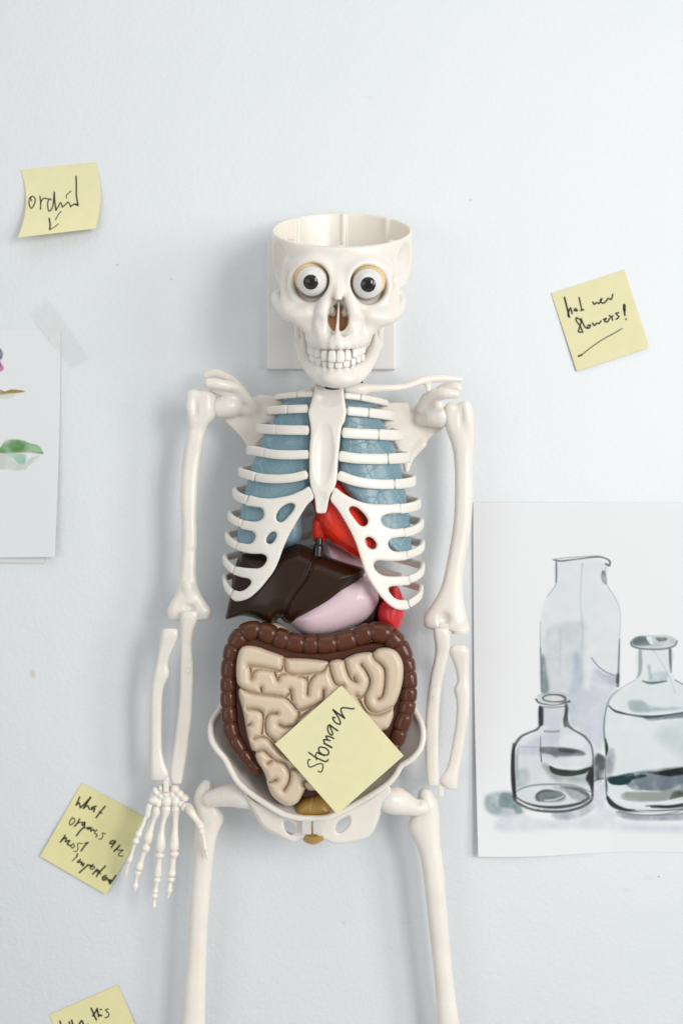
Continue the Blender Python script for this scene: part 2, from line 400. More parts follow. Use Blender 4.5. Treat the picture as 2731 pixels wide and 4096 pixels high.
# ------------------------------------------------------------------ wall
def wall():
    m = bpy.data.materials.new('painted_plaster'); m.use_nodes = True; nt = m.node_tree; b = nt.nodes['Principled BSDF']
    b.inputs['Roughness'].default_value = .62; b.inputs['Specular IOR Level'].default_value = .3
    tc = nt.nodes.new('ShaderNodeTexCoord')
    n1 = nt.nodes.new('ShaderNodeTexNoise'); n1.inputs['Scale'].default_value = 3.0; n1.inputs['Detail'].default_value = 3
    nt.links.new(tc.outputs['Object'], n1.inputs['Vector'])
    r = nt.nodes.new('ShaderNodeValToRGB'); r.color_ramp.elements[0].position = .3; r.color_ramp.elements[1].position = .7
    r.color_ramp.elements[0].color = (.718, .750, .763, 1); r.color_ramp.elements[1].color = (.742, .767, .783, 1)
    nt.links.new(n1.outputs[0], r.inputs[0])
    # sparse small scuffs
    v = nt.nodes.new('ShaderNodeTexVoronoi'); v.inputs['Scale'].default_value = 9
    nt.links.new(tc.outputs['Object'], v.inputs['Vector'])
    sp = nt.nodes.new('ShaderNodeMapRange'); sp.inputs[1].default_value = .010; sp.inputs[2].default_value = .022; sp.inputs[3].default_value = .30; sp.inputs[4].default_value = 0
    nt.links.new(v.outputs['Distance'], sp.inputs[0])
    mc = nt.nodes.new('ShaderNodeMix'); mc.data_type = 'RGBA'; mc.inputs[7].default_value = (.45, .42, .38, 1)
    nt.links.new(sp.outputs[0], mc.inputs[0]); nt.links.new(r.outputs[0], mc.inputs[6]); last = mc.outputs[2]
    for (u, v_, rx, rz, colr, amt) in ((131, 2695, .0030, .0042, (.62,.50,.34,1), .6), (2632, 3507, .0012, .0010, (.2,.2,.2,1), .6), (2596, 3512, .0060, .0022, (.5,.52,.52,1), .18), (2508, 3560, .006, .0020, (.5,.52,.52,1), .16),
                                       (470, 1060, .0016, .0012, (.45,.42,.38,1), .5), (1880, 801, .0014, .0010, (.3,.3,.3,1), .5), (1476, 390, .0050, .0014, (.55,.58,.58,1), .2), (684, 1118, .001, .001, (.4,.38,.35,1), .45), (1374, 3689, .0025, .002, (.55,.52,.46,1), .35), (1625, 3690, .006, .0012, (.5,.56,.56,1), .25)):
        w = W(u, v_, 0)*.001
        mp = nt.nodes.new('ShaderNodeMapping'); mp.vector_type = 'TEXTURE'; mp.inputs['Location'].default_value = (w[0], 0, w[2]); mp.inputs['Scale'].default_value = (rx, 1, rz)
        nt.links.new(tc.outputs['Object'], mp.inputs['Vector'])
        ln = nt.nodes.new('ShaderNodeVectorMath'); ln.operation = 'LENGTH'; nt.links.new(mp.outputs[0], ln.inputs[0])
        mr = nt.nodes.new('ShaderNodeMapRange'); mr.inputs[1].default_value = .5; mr.inputs[2].default_value = 1.3; mr.inputs[3].default_value = amt; mr.inputs[4].default_value = 0
        nt.links.new(ln.outputs['Value'], mr.inputs[0])
        mm_ = nt.nodes.new('ShaderNodeMix'); mm_.data_type = 'RGBA'; mm_.inputs[7].default_value = colr
        nt.links.new(mr.outputs[0], mm_.inputs[0]); nt.links.new(last, mm_.inputs[6]); last = mm_.outputs[2]
    nt.links.new(last, b.inputs['Base Color'])
    n2 = nt.nodes.new('ShaderNodeTexNoise'); n2.inputs['Scale'].default_value = 230; n2.inputs['Detail'].default_value = 3; n2.inputs['Roughness'].default_value = .6
    nt.links.new(tc.outputs['Object'], n2.inputs['Vector'])
    n3 = nt.nodes.new('ShaderNodeTexNoise'); n3.inputs['Scale'].default_value = 45; n3.inputs['Detail'].default_value = 2
    nt.links.new(tc.outputs['Object'], n3.inputs['Vector'])
    ad = nt.nodes.new('ShaderNodeMath'); ad.operation = 'ADD'; nt.links.new(n2.outputs[0], ad.inputs[0]); nt.links.new(n3.outputs[0], ad.inputs[1])
    bp = nt.nodes.new('ShaderNodeBump'); bp.inputs['Strength'].default_value = .6; bp.inputs['Distance'].default_value = .0007
    nt.links.new(ad.outputs[0], bp.inputs['Height']); nt.links.new(bp.outputs[0], b.inputs['Normal'])
    v = np.array([[-1600, 0, -1500], [1600, 0, -1500], [1600, 0, 1500], [-1600, 0, 1500], [-1600, -60, -1500], [1600, -60, -1500], [1600, -60, 1500], [-1600, -60, 1500]])
    f = [[0, 1, 2, 3], [7, 6, 5, 4], [3, 2, 6, 7], [1, 0, 4, 5], [2, 1, 5, 6], [0, 3, 7, 4]]
    o = mesh_np('wall', v, f, m, smooth=False); tag(o, kind='structure')
wall()

# ------------------------------------------------------------------ painted papers
class Canvas:
    def __init__(s, u0, v0, u1, v1, step, base):
        s.u = np.arange(u0, u1, step); s.v = np.arange(v0, v1, step); s.step = step
        s.U, s.V = np.meshgrid(s.u, s.v, indexing='ij'); s.c = np.ones(s.U.shape+(3,))*np.array(base)
        s.wk = 1.0; rng = np.random.RandomState(5); s.noise = s.nz(rng, 40)+.5*s.nz(rng, 14)
    def nz(s, rng, size):
        gx, gy = int((s.u[-1]-s.u[0])/size)+3, int((s.v[-1]-s.v[0])/size)+3; g = rng.rand(gx, gy)
        fx = (s.U-s.u[0])/size; fy = (s.V-s.v[0])/size; ix = fx.astype(int); iy = fy.astype(int); fx -= ix; fy -= iy
        fx = fx*fx*(3-2*fx); fy = fy*fy*(3-2*fy)
        return g[ix, iy]*(1-fx)*(1-fy)+g[ix+1, iy]*fx*(1-fy)+g[ix, iy+1]*(1-fx)*fy+g[ix+1, iy+1]*fx*fy
    def sub(s, p, m):
        a = np.searchsorted(s.u, p[:, 0].min()-m); b = np.searchsorted(s.u, p[:, 0].max()+m)
        c = np.searchsorted(s.v, p[:, 1].min()-m); d = np.searchsorted(s.v, p[:, 1].max()+m)
        return slice(a, max(b, a+1)), slice(c, max(d, c+1))
    def blend(s, r, a, rgb):
        s.c[r] = s.c[r]*(1-a[..., None])+np.array(rgb)*a[..., None]
    def stroke(s, c, pts, w, rgb, a=1.0, soft=1.5, n=6, dry=0.0):
        """pts in crop coords, w width (crop px) number or list"""
        p = px(c, pts); ww = np.ones(len(p))*np.array(w)*sc(c)*s.wk
        q = catmull(np.c_[p, ww], n) if len(p) > 2 and n > 1 else np.c_[p, ww]
        m = q[:, 2].max()/2+soft*2+2; r = s.sub(q[:, :2], m)
        if s.U[r].size == 0: return
        X, Y = s.U[r], s.V[r]; best = np.full(X.shape, 1e9)
        for k in range(len(q)-1):
            A_, B_ = q[k], q[k+1]; e = (B_-A_)[:2]; l2 = max((e*e).sum(), 1e-9)
            t = np.clip(((X-A_[0])*e[0]+(Y-A_[1])*e[1])/l2, 0, 1)
            dd = np.hypot(X-A_[0]-t*e[0], Y-A_[1]-t*e[1])-(A_[2]+(B_[2]-A_[2])*t)/2
            best = np.minimum(best, dd)
        al = np.clip(.5-best/(2*soft), 0, 1); al = al*al*(3-2*al)*a
        if dry: al = al*np.clip(1-dry+dry*(s.noise[r]*1.3), 0, 1)
        s.blend(r, al, rgb)
    def fill(s, c, pts, rgb, a=.5, soft=6, edge=0.0, n=5, mott=.5):
        p = px(c, pts); po = Poly(p, (), n, max(2., s.step), pad=soft*2+8)
        r = s.sub(po.loops[0], soft*2+4)
        if s.U[r].size == 0: return
        sd = po.sample(po.sd, s.U[r], s.V[r])
        al = np.clip(.5-sd/(2*soft), 0, 1); al = al*al*(3-2*al)
        nn = np.clip(s.noise[r]/1.5, 0, 1); al = al*(1-mott+mott*2*nn)
        if edge: al = al*(1+edge*np.exp(-(sd/ (soft*.8))**2))
        s.blend(r, np.clip(al*a, 0, 1), rgb)
    def sample(s, U, V):
        fx = np.clip((U-s.u[0])/s.step, 0, len(s.u)-1.001); fy = np.clip((V-s.v[0])/s.step, 0, len(s.v)-1.001)
        ix = fx.astype(int); iy = fy.astype(int); fx = (fx-ix)[..., None]; fy = (fy-iy)[..., None]; c = s.c
        return c[ix, iy]*(1-fx)*(1-fy)+c[ix+1, iy]*fx*(1-fy)+c[ix, iy+1]*(1-fx)*fy+c[ix+1, iy+1]*fx*fy

def paper(name, corners, dfun, canvas, matr, step=1.6, bend=None, thick=.15):
    """corners TL,TR,BR,BL in source px; dfun(s,t) depth; bend(s,t)->(du,dv) px"""
    c = np.array(corners, float)
    w = np.linalg.norm(c[1]-c[0]); h = np.linalg.norm(c[3]-c[0]); ns, nt_ = int(w/step)+1, int(h/step)+1
    S_, T_ = np.meshgrid(np.linspace(0, 1, ns), np.linspace(0, 1, nt_), indexing='ij')
    B = lambda k: c[0, k]*(1-S_)*(1-T_)+c[1, k]*S_*(1-T_)+c[2, k]*S_*T_+c[3, k]*(1-S_)*T_
    U, V = B(0), B(1)
    if bend: du, dv = bend(S_, T_); U = U+du; V = V+dv
    d = dfun(S_, T_)*np.ones_like(U)
    q = .25*(DCAM-d)/DCAM
    v = np.stack([(U-1365.5)*q, d, (2048-V)*q], -1).reshape(-1, 3)
    i = np.arange(ns*nt_).reshape(ns, nt_)
    f = np.stack([i[:-1, :-1], i[:-1, 1:], i[1:, 1:], i[1:, :-1]], -1).reshape(-1, 4)
    colr = canvas.sample(U, V).reshape(-1, 3)
    # back sheet + rim give the paper its thickness
    n = len(v); vb = v.copy(); vb[:, 1] -= thick
    rim = np.concatenate([i[0, :], i[1:, -1], i[-1, -2::-1], i[-2:0:-1, 0]])
    rq = np.stack([rim, np.roll(rim, 1), np.roll(rim, 1)+n, rim+n], 1)
    f2 = np.concatenate([f, f[:, ::-1]+n, rq])
    o = mesh_np(name, np.concatenate([v, vb]), f2, matr)
    at = o.data.color_attributes.new('Col', 'FLOAT_COLOR', 'POINT')
    cc = np.concatenate([colr, colr*0+canvas.c[0, 0]]); cc = np.c_[cc, np.ones(len(cc))].astype(np.float32)
    at.data.foreach_set('color', cc.ravel())
    return o

NOTEC = (.86, .815, .51)
INK = (.012, .009, .010)
def note(label, cat_corners, strokes, dfun, bend=None, base=NOTEC, soft=1.2):
    c = np.array(cat_corners)
    cv = Canvas(c[:, 0].min()-30, c[:, 1].min()-30, c[:, 0].max()+30, c[:, 1].max()+30, 1.3, base)
    cv.c *= (1+.03*(cv.noise-.75))[..., None]
    for (cr, w, lst) in strokes:
        for st in lst:
            ww = w
            if isinstance(st, tuple) and isinstance(st[0], (int, float)): ww, st = st[0], st[1]
            cv.stroke(cr, st, ww, INK, .96, soft)
    o = paper('sticky_note', c, dfun, cv, NOTE, 1.5, bend)
    return tag(o, label, 'sticky note', 'yellow sticky notes')
NB = lambda c, p: px(c, p)
# orchid note, its bottom edge lifting off the wall
note('yellow sticky note reading orchid above a small arrow, lower edge curling off the wall',
     NB('K', [(268,245),(1210,152),(1205,985),(230,1098)]),
     [('K', 17, [[(400,640),(390,600),(410,582),(437,600),(445,640),(425,700),(395,730),(375,700),(368,650),(378,600),(405,582)],
                 [(505,580),(514,660),(512,745)], [(513,670),(535,620),(570,605),(605,615)],
                 [(645,625),(625,612),(605,650),(603,710),(618,765),(650,745),(670,680),(683,535)],
                 (20, [(685,530),(690,640),(706,755)]), [(706,755),(740,700),(765,660),(785,715)], [(785,715),(820,690),(860,655),(890,712)], [(890,710),(930,680),(965,678)],
                 (13, [(838,605),(840,565),(895,515)]), (20, [(958,330),(961,450),(962,570),(982,695)]), [(982,695),(945,685)],
                 (13, [(770,768),(735,810),(700,875)]), (22, [(620,858),(632,930),(628,998)]), (12, [(628,998),(680,970),(735,928)])])],
     lambda s, t: .6+19*t**2.0*(1-.55*s), lambda s, t: (26*np.sin(t*math.pi)*(1-.3*s)*np.where(t < 1, 1, 0)-0*t, 0*t))
note('yellow sticky note reading find new flowers with an underline, tilted flat on the wall',
     NB('M', [(165,385),(1082,88),(1395,1066),(488,1365)]),
     [('M', 21, [(26,[(332,440),(350,510),(372,600),(392,685)]), [(392,685),(375,655),(400,580),(410,575),(428,640)], [(455,605),(468,578),(495,605),(452,603)],
                 [(515,440),(530,510),(548,590)], [(535,602),(572,592)],
                 [(688,498),(705,525),(730,505),(762,515)], [(765,510),(790,480),(800,455),(782,470),(790,500),(820,510),(850,490)], [(850,490),(880,452),(918,462),(938,400)],
                 [(560,873),(530,800),(485,740),(478,695),(520,712),(540,745),(515,830),(510,870),(560,873)], [(540,705),(565,765),(595,815),(640,822),(658,785),(630,790),(618,815)],
                 [(685,760),(705,790),(738,762),(765,765),(790,735)], [(820,715),(856,702),(835,735),(870,745),(898,700)], [(895,665),(922,690),(935,722)], [(922,690),(940,668)],
                 [(1010,630),(975,640),(1008,672),(1010,690),(980,712)],
                 ((38, [(1082,535),(1083,600)])), (26, [(1083,590),(1088,660)]), (22, [(1100,710),(1106,712)]),
                 (24, [(508,1175),(550,1158)]), (13, [(550,1158),(620,1100),(700,1040),(820,960),(930,900),(1055,828)])])],
     lambda s, t: .6+1.6*t)
note('yellow sticky note with four handwritten lines about organs beside the skeleton hand',
     NB('N', [(597,82),(1287,460),(850,1252),(160,850)]),
     [('N2', 36, [[(625,200),(590,290),(555,365)], [(555,365),(610,320),(640,420)], [(640,420),(740,330),(855,205)], [(855,205),(780,320),(705,435)], [(705,435),(790,380),(830,455)],
                  [(970,390),(880,420),(880,460),(940,430),(920,505)], [(1155,395),(1060,510),(970,630)], (24, [(1030,510),(1095,545)]),
                  (26, [(480,630),(420,710),(425,780),(480,760),(525,690),(510,650),(460,640)]), [(625,660),(580,740),(520,810)], (24, [(590,750),(640,725),(680,730)]),
                  [(730,730),(680,740),(685,790),(730,760)], [(735,735),(720,820),(640,900),(560,1005)], (24, [(700,850),(770,840)]),
                  [(870,840),(800,840),(790,870),(850,860),(860,910),(900,880),(930,900)], (26, [(985,885),(940,950),(990,990),(965,1035)]),
                  (22, [(1165,970),(1100,950),(1110,1010),(1080,1075),(1025,1075)]),
                  [(1370,1120),(1290,1120),(1260,1170),(1320,1170),(1375,1135),(1330,1190),(1290,1250)], [(1460,1210),(1410,1270),(1345,1330)], (26, [(1345,1330),(1400,1290),(1450,1310),(1530,1310)]), (24, [(1530,1310),(1440,1390),(1470,1430),(1530,1430)]),
                  [(320,1000),(280,1070),(225,1140)], [(260,1090),(345,1050),(330,1130)], [(330,1130),(420,1110),(370,1180),(440,1220)], (24, [(500,1170),(440,1220),(480,1265),(520,1220),(480,1180)]),
                  (22, [(685,1175),(590,1170),(590,1260),(570,1330),(500,1335)]), [(800,1150),(740,1210),(655,1325)], (22, [(725,1165),(790,1150)]),
                  [(580,1390),(560,1450)], (24, [(555,1460),(475,1530)]),
                  [(640,1510),(580,1560),(670,1560),(660,1610),(715,1590),(690,1640)], [(800,1620),(720,1690),(620,1780)], [(790,1620),(850,1630),(900,1650)],
                  (26, [(910,1610),(850,1650),(850,1700),(910,1705),(940,1670),(890,1640),(860,1670)]),
                  [(990,1710),(900,1810)], [(960,1750),(1030,1740),(980,1860)], [(1165,1640),(1080,1730),(1020,1790)], (26, [(1000,1770),(1070,1810)]),
                  [(1180,1840),(1110,1870),(1110,1930),(1160,1930),(1200,1890),(1130,1890)], (50, [(1240,1950),(1260,2000)]), (40, [(1220,1930),(1290,1940)]), [(1380,1840),(1320,1930),(1260,2010)]])],
     lambda s, t: .6+3.0*t, base=(.83, .78, .42), soft=2.0)  # yellower base: shade on this lower note is put into its colour
note('yellow sticky note cut off by the bottom edge of the picture, reading this',
     NB('O', [(255,690),(970,375),(1285,1090),(570,1405)]),
     [('O', 20, [[(695,620),(720,680),(748,740)], [(712,700),(735,665),(758,625)], [(758,625),(765,670),(775,700)], [(770,705),(785,690),(802,697)], [(795,631),(799,634)],
                 (14, [(872,627),(845,640),(878,675),(872,705),(840,720)]),
                 [(368,755),(378,790),(392,840)], [(392,840),(420,800),(440,850)], [(465,765),(480,830)], [(490,745),(515,830)], [(545,830),(585,760),(600,755),(620,800)], [(600,830),(660,790)]])],
     lambda s, t: .6+2.5*t, base=(.83, .78, .44), soft=1.6)  # base deepened too, the shade down here painted into the paper
NOTE_D = 107.5
note('yellow sticky note reading Stomach stuck diagonally across the model intestines',
     NB('F', [(985,595),(1418,1085),(955,1495),(522,1003)]),
     [('S', 42, [(34, [(258,1500),(210,1500),(195,1580),(235,1680),(330,1660),(450,1605),(560,1610),(572,1700),(530,1805),(455,1785)]),
                 [(220,1320),(380,1430),(540,1510),(650,1545),(700,1500)], (34, [(415,1500),(390,1420),(410,1330),(450,1320)]),
                 [(450,1330),(540,1370),(610,1380)], [(610,1385),(700,1370),(715,1290),(640,1210),(510,1180),(465,1230),(490,1310),(600,1395)],
                 (52, [(610,1090),(700,1140),(790,1190)]), [(610,1080),(590,1000),(660,1000),(750,1020)], [(690,990),(650,910),(740,920),(845,965)],
                 [(745,620),(700,660),(695,760),(740,850),(800,880),(815,830),(770,720),(745,625)], (46, [(750,630),(840,700),(940,770)]),
                 [(875,450),(830,430),(825,480),(880,560),(980,610),(1010,570),(960,440),(830,250)], (50, [(830,250),(980,360),(1115,455)]),
                 [(1115,455),(1040,320),(1030,220),(1080,195),(1200,205),(1300,222),(1350,212)]])],
     lambda s, t: NOTE_D+5.0*s*t+1.0*(1-s)*t+3*(s-.5)**2, soft=1.0)

# ---- bottle watercolour
WH = (.835, .845, .85)
def bottles():
    cv = Canvas(1860, 1990, 3090, 3450, 2.0, WH)
    cv.wk = 1.4; g = lambda *c: s2l(c)
    dk = g(62,68,70); md = g(120,132,134); lt = g(176,187,190); vio = g(194,195,208); grn = g(52,62,52); teal = g(24,62,68); mint = g(188,204,203); navy = g(44,60,74)
    # table washes
    cv.fill('J', [(150,1850),(300,1830),(330,1900),(380,1960),(250,1985),(150,1950)], g(150,168,170), .75, 12)
    cv.fill('J', [(320,1900),(420,1990),(600,2010),(760,1990),(880,1930),(960,1960),(1000,2020),(1400,2040),(1600,2040),(1600,2090),(1100,2080),(700,2060),(300,2080),(200,2040)], g(202,206,214), .6, 18)
    cv.fill('J', [(560,1960),(700,1950),(800,1900),(820,1940),(700,2000),(590,2000)], g(150,154,168), .6, 9)
    cv.fill('J', [(960,1960),(1150,1975),(1380,1960),(1700,1960),(1700,1990),(1300,2010),(1040,2005)], g(130,136,148), .6, 8)
    cv.fill('J', [(800,1640),(880,1640),(890,1900),(820,1930)], vio, .6, 12)
    cv.fill('J', [(830,1590),(870,1600),(890,1640),(885,1740),(830,1750),(820,1660)], g(90,98,98), .8, 8)
    cv.stroke('J', [(820,1762),(850,1750),(885,1745)], 8, dk, .7, 2)
    # tall carafe
    cv.fill('J', [(590,390),(890,385),(900,530),(980,680),(980,1150),(930,1230),(880,1560),(820,1600),(700,1440),(640,1380),(600,1210),(490,1200),(487,760),(527,608),(585,515)], g(210,216,219), .6, 8, mott=.3)
    cv.fill('J', [(525,820),(620,770),(760,760),(770,900),(750,1230),(680,1220),(560,1200),(510,1200),(500,1000)], g(190,198,201), .55, 14)
    cv.fill('J', [(490,1000),(510,980),(530,1100),(540,1200),(490,1205)], g(120,138,142), .75, 8)
    cv.fill('J', [(700,960),(750,1000),(740,1200),(700,1420),(650,1300),(690,1100)], g(170,182,196), .6, 12)
    cv.fill('J', [(820,1050),(880,1090),(950,1110),(960,1160),(890,1300),(880,1500),(840,1560),(740,1450),(700,1400),(720,1200),(790,1180)], g(200,202,213), .75, 14)
    cv.fill('J', [(830,1060),(900,1090),(950,1110),(950,1170),(880,1130)], g(172,174,192), .6, 10)
    cv.stroke('J', [(805,990),(850,1045),(900,1080),(950,1100)], 7, g(120,120,150), .7, 2)
    cv.stroke('J', [(565,375),(620,382),(720,370),(840,357),(890,365),(920,385),(915,410),(895,400)], [5,8,6,8,7,9,11,8], dk, .85, 2)
    cv.stroke('J', [(570,372),(650,362),(760,355),(850,352),(900,372)], 4, md, .8, 2)
    cv.stroke('J', [(585,385),(586,450),(584,515)], [8,9,8], g(84,90,110), .8, 2)
    cv.stroke('J', [(584,515),(575,545),(527,608)], [5,4,3], g(120,128,132), .7, 2)
    cv.fill('J', [(872,445),(892,450),(902,515),(892,530),(872,510),(865,475)], g(90,94,112), .85, 3)
    cv.stroke('J', [(895,420),(893,460),(902,530),(945,600),(975,660),(986,740),(980,850)], [3,3,4,3,3,3,3], g(140,148,152), .7, 2)
    cv.stroke('J', [(981,870),(978,960),(975,1050),(970,1165)], [5,8,8,14], g(92,98,104), .85, 3)
    cv.stroke('J', [(970,1100),(968,1140)], 18, g(70,70,78), .8, 4)
    cv.stroke('J', [(485,760),(486,860),(486,940)], [3,4,5], g(140,148,150), .75, 2)
    cv.stroke('J', [(486,930),(492,1050),(495,1200)], [6,9,6], g(96,112,114), .8, 3)
    cv.stroke('J', [(748,400),(740,520),(738,650),(750,820),(740,950)], [8,5,4,8,6], lt, .6, 4)
    cv.stroke('J', [(610,810),(612,900),(605,1100)], 8, g(184,192,198), .5, 5)
    # little bottle
    cv.fill('J', [(480,1300),(650,1300),(650,1400),(700,1460),(790,1520),(810,1600),(810,1850),(760,1920),(560,1950),(380,1920),(315,1850),(315,1600),(350,1510),(470,1440)], g(207,212,215), .7, 5, mott=.35)
    cv.fill('J', [(345,1545),(480,1540),(700,1560),(720,1600),(560,1620),(440,1600),(340,1590)], g(190,192,206), .6, 10)
    cv.fill('J', [(480,1480),(600,1470),(620,1530),(480,1540),(400,1530)], g(196,196,212), .7, 10)
    cv.fill('J', [(610,1490),(700,1470),(770,1510),(740,1560),(620,1545)], g(222,226,230), .8, 6)
    cv.fill('J', [(490,1552),(640,1552),(752,1575),(758,1600),(640,1598),(500,1590)], g(100,104,112), .8, 6)
    cv.fill('J', [(620,1556),(700,1562),(740,1580),(690,1585)], g(52,54,62), .7, 5)
    cv.fill('J', [(505,1650),(600,1690),(760,1690),(810,1660),(805,1780),(600,1770),(520,1700)], g(150,160,160), .5, 14)
    cv.fill('J', [(540,1668),(600,1690),(700,1698),(800,1675),(770,1712),(660,1732),(580,1722),(545,1700)], g(46,56,46), .92, 4)
    cv.fill('J', [(795,1690),(815,1690),(812,1820),(790,1790),(772,1745)], g(40,44,46), .85, 5)
    cv.fill('J', [(340,1700),(400,1690),(420,1760),(360,1800),(330,1790)], g(160,170,174), .6, 12)
    cv.fill('J', [(370,1870),(460,1815),(560,1800),(700,1812),(790,1860),(770,1900),(640,1930),(480,1925)], g(214,220,222), .85, 5)
    cv.fill('J', [(560,1798),(700,1808),(790,1850),(795,1890),(700,1880),(640,1830)], g(120,128,134), .7, 7)
    cv.fill('J', [(455,1850),(500,1820),(600,1822),(645,1860),(620,1890),(520,1895),(460,1885)], g(96,106,104), .85, 5)
    cv.stroke('J', [(510,1880),(560,1890),(620,1885),(640,1865)], 3, g(226,230,231), .8, 2)
    cv.stroke('J', [(480,1865),(520,1840),(580,1838),(610,1858),(570,1874),(500,1872)], 2.5, g(62,70,66), .7, 2)
    cv.stroke('J', [(345,1880),(420,1910),(560,1925),(700,1910),(780,1875)], 3, g(228,232,233), .85, 2)
    cv.stroke('J', [(345,1820),(420,1790),(560,1780),(700,1790),(800,1830)], 6, g(120,130,130), .7, 2)
    cv.stroke('J', [(310,1855),(360,1905),(480,1945),(620,1952),(730,1930),(800,1890),(812,1850)], [10,12,12,14,14,12,10], dk, .85, 3)
    cv.stroke('J', [(330,1850),(380,1890),(500,1925),(640,1925),(770,1895)], [4,6,10,12,8], g(66,76,76), .7, 3)
    cv.stroke('J', [(325,1870),(400,1912),(500,1940)], 5, g(225,230,230), .9, 2)
    cv.stroke('J', [(540,1940),(640,1938),(740,1915)], 4, g(215,220,220), .8, 2)
    cv.stroke('J', [(320,1530),(314,1600),(314,1750),(325,1880)], [12,18,20,16], g(52,52,56), .92, 3)
    cv.stroke('J', [(335,1600),(338,1750)], 14, g(150,162,164), .5, 5)
    cv.stroke('J', [(322,1540),(355,1490),(420,1458),(470,1430),(488,1390),(486,1310)], [12,8,7,8,10,16], g(78,84,86), .9, 3)
    cv.fill('J', [(500,1310),(630,1310),(610,1400),(620,1450),(540,1450),(510,1400)], g(206,206,216), .8, 6)
    cv.stroke('J', [(490,1310),(488,1400)], 24, g(60,62,66), .85, 4)
    cv.stroke('J', [(655,1300),(648,1340),(655,1400),(690,1440),(760,1480),(800,1530),(814,1600)], [12,14,16,9,8,7,7], g(96,104,106), .88, 3)
    cv.stroke('J', [(650,1320),(645,1370)], 14, g(64,74,70), .8, 4)
    cv.stroke('J', [(814,1590),(815,1700),(812,1850)], [5,10,12], g(62,68,72), .85, 3)
    cv.stroke('J', [(512,1450),(560,1453),(600,1450)], 10, g(112,122,108), .7, 4)
    cv.stroke('J', [(487,1480),(487,1560),(492,1640)], [2.5,5,7], g(50,60,72), .85, 2)
    cv.fill('J', [(470,1235),(520,1215),(620,1215),(668,1240),(668,1270),(600,1290),(520,1290),(465,1270)], g(205,210,211), .9, 4)
    cv.stroke('J', [(500,1240),(530,1222),(600,1222),(640,1240),(630,1262),(560,1265),(510,1255),(500,1240)], [8,8,9,12,9,6,7,8], g(74,74,78), .9, 3)
    cv.stroke('J', [(458,1250),(480,1272),(540,1284),(600,1282),(668,1262)], [10,8,5,5,12], g(66,68,66), .85, 3)
    cv.stroke('J', [(465,1230),(530,1208),(600,1206),(668,1230)], 4, g(150,158,158), .7, 3)
    cv.stroke('J', [(480,1295),(560,1300),(650,1292)], 6, g(84,90,90), .7, 3)
    # big bottle (runs on past the picture's edge)
    mir = lambda L: [(2410-x, y) for x, y in L]
    cv.fill('J', [(1095,940),(1310,940),(1310,1090),(1380,1150),(1480,1230),(1520,1400),(1515,1850),(1440,1950),(1200,1975),(960,1950),(895,1850),(885,1600),(885,1350),(930,1220),(1080,1130)], g(213,222,222), .7, 5, mott=.3)
    cv.fill('J', [(1040,1260),(1120,1255),(1180,1290),(1330,1300),(1360,1310),(1180,1330),(1080,1328),(1040,1300)], g(168,184,187), .75, 9)
    cv.fill('J', [(1250,1420),(1500,1400),(1500,1680),(1380,1650),(1300,1560),(1200,1500)], g(190,205,204), .55, 24)
    cv.fill('J', [(900,1580),(950,1570),(945,1700),(900,1720)], g(150,156,162), .6, 10)
    cv.fill('J', [(905,1735),(960,1730),(1080,1705),(1500,1660),(1520,1700),(1510,1850),(1200,1820),(1080,1820),(1010,1780),(930,1775)], g(110,124,132), .85, 6)
    cv.fill('J', [(900,1742),(960,1732),(1060,1712),(1070,1740),(1010,1775),(930,1780)], g(22,58,62), .95, 4)
    cv.fill('J', [(1150,1708),(1300,1690),(1500,1655),(1510,1700),(1380,1725),(1240,1722)], g(28,34,34), .95, 4)
    cv.fill('J', [(1010,1835),(1240,1830),(1330,1820),(1420,1840),(1330,1880),(1200,1890),(1020,1885)], g(150,158,155), .85, 6)
    cv.fill('J', [(1330,1820),(1440,1840),(1440,1860),(1300,1885)], g(56,70,60), .85, 5)
    cv.stroke('J', [(940,1870),(1050,1910),(1250,1910),(1480,1880)], 12, g(226,232,234), .9, 3)
    cv.stroke('J', [(905,1870),(940,1915),(1020,1945),(1150,1950),(1300,1945),(1500,1925)], [12,18,14,8,8,8], g(40,56,50), .92, 4)
    cv.stroke('J', [(1180,1925),(1300,1925),(1500,1905)], [8,13,12], g(30,42,42), .9, 3)
    cv.stroke('J', [(960,1955),(1100,1975),(1300,1972),(1500,1950)], 5, g(90,100,104), .8, 2.5)
    cv.stroke('J', [(1000,1930),(1180,1955),(1400,1945)], 5, g(205,214,216), .8, 3)
    cv.stroke('J', [(915,1290),(960,1325),(1060,1345),(1200,1358),(1380,1335),(1500,1300)], [6,9,6,9,12,8], g(66,84,98), .88, 3)
    cv.fill('J', [(1120,1350),(1240,1350),(1400,1335),(1400,1360),(1250,1375),(1160,1368)], g(88,100,110), .7, 5)
    cv.stroke('J', [(930,1300),(990,1325),(1100,1340),(1260,1340),(1400,1320)], 6, g(228,233,235), .9, 2)
    cv.stroke('J', [(1080,1130),(1000,1175),(935,1230),(905,1290),(886,1370),(884,1450),(890,1510)], [3,3,4,5,6,7,8], g(118,134,142), .85, 2.5)
    cv.stroke('J', [(892,1500),(900,1550),(898,1590)], [10,16,8], g(34,58,60), .9, 3)
    cv.stroke('J', [(896,1600),(893,1700),(897,1790),(900,1870)], [3,4,9,5], g(70,88,92), .85, 2.5)
    cv.stroke('J', mir([(1080,1130),(1000,1175),(935,1230),(905,1290),(886,1370),(884,1450),(895,1600),(900,1870)]), 5, g(90,104,110), .85, 2.5)
    cv.stroke('J', [(1110,945),(1112,1020),(1108,1080),(1092,1115)], [14,18,14,6], g(140,158,156), .85, 4)
    cv.stroke('J', [(1298,940),(1300,1020),(1304,1080)], [14,12,5], g(88,100,102), .88, 3)
    cv.stroke('J', [(1165,1040),(1175,1120)], 14, g(140,160,162), .6, 6)
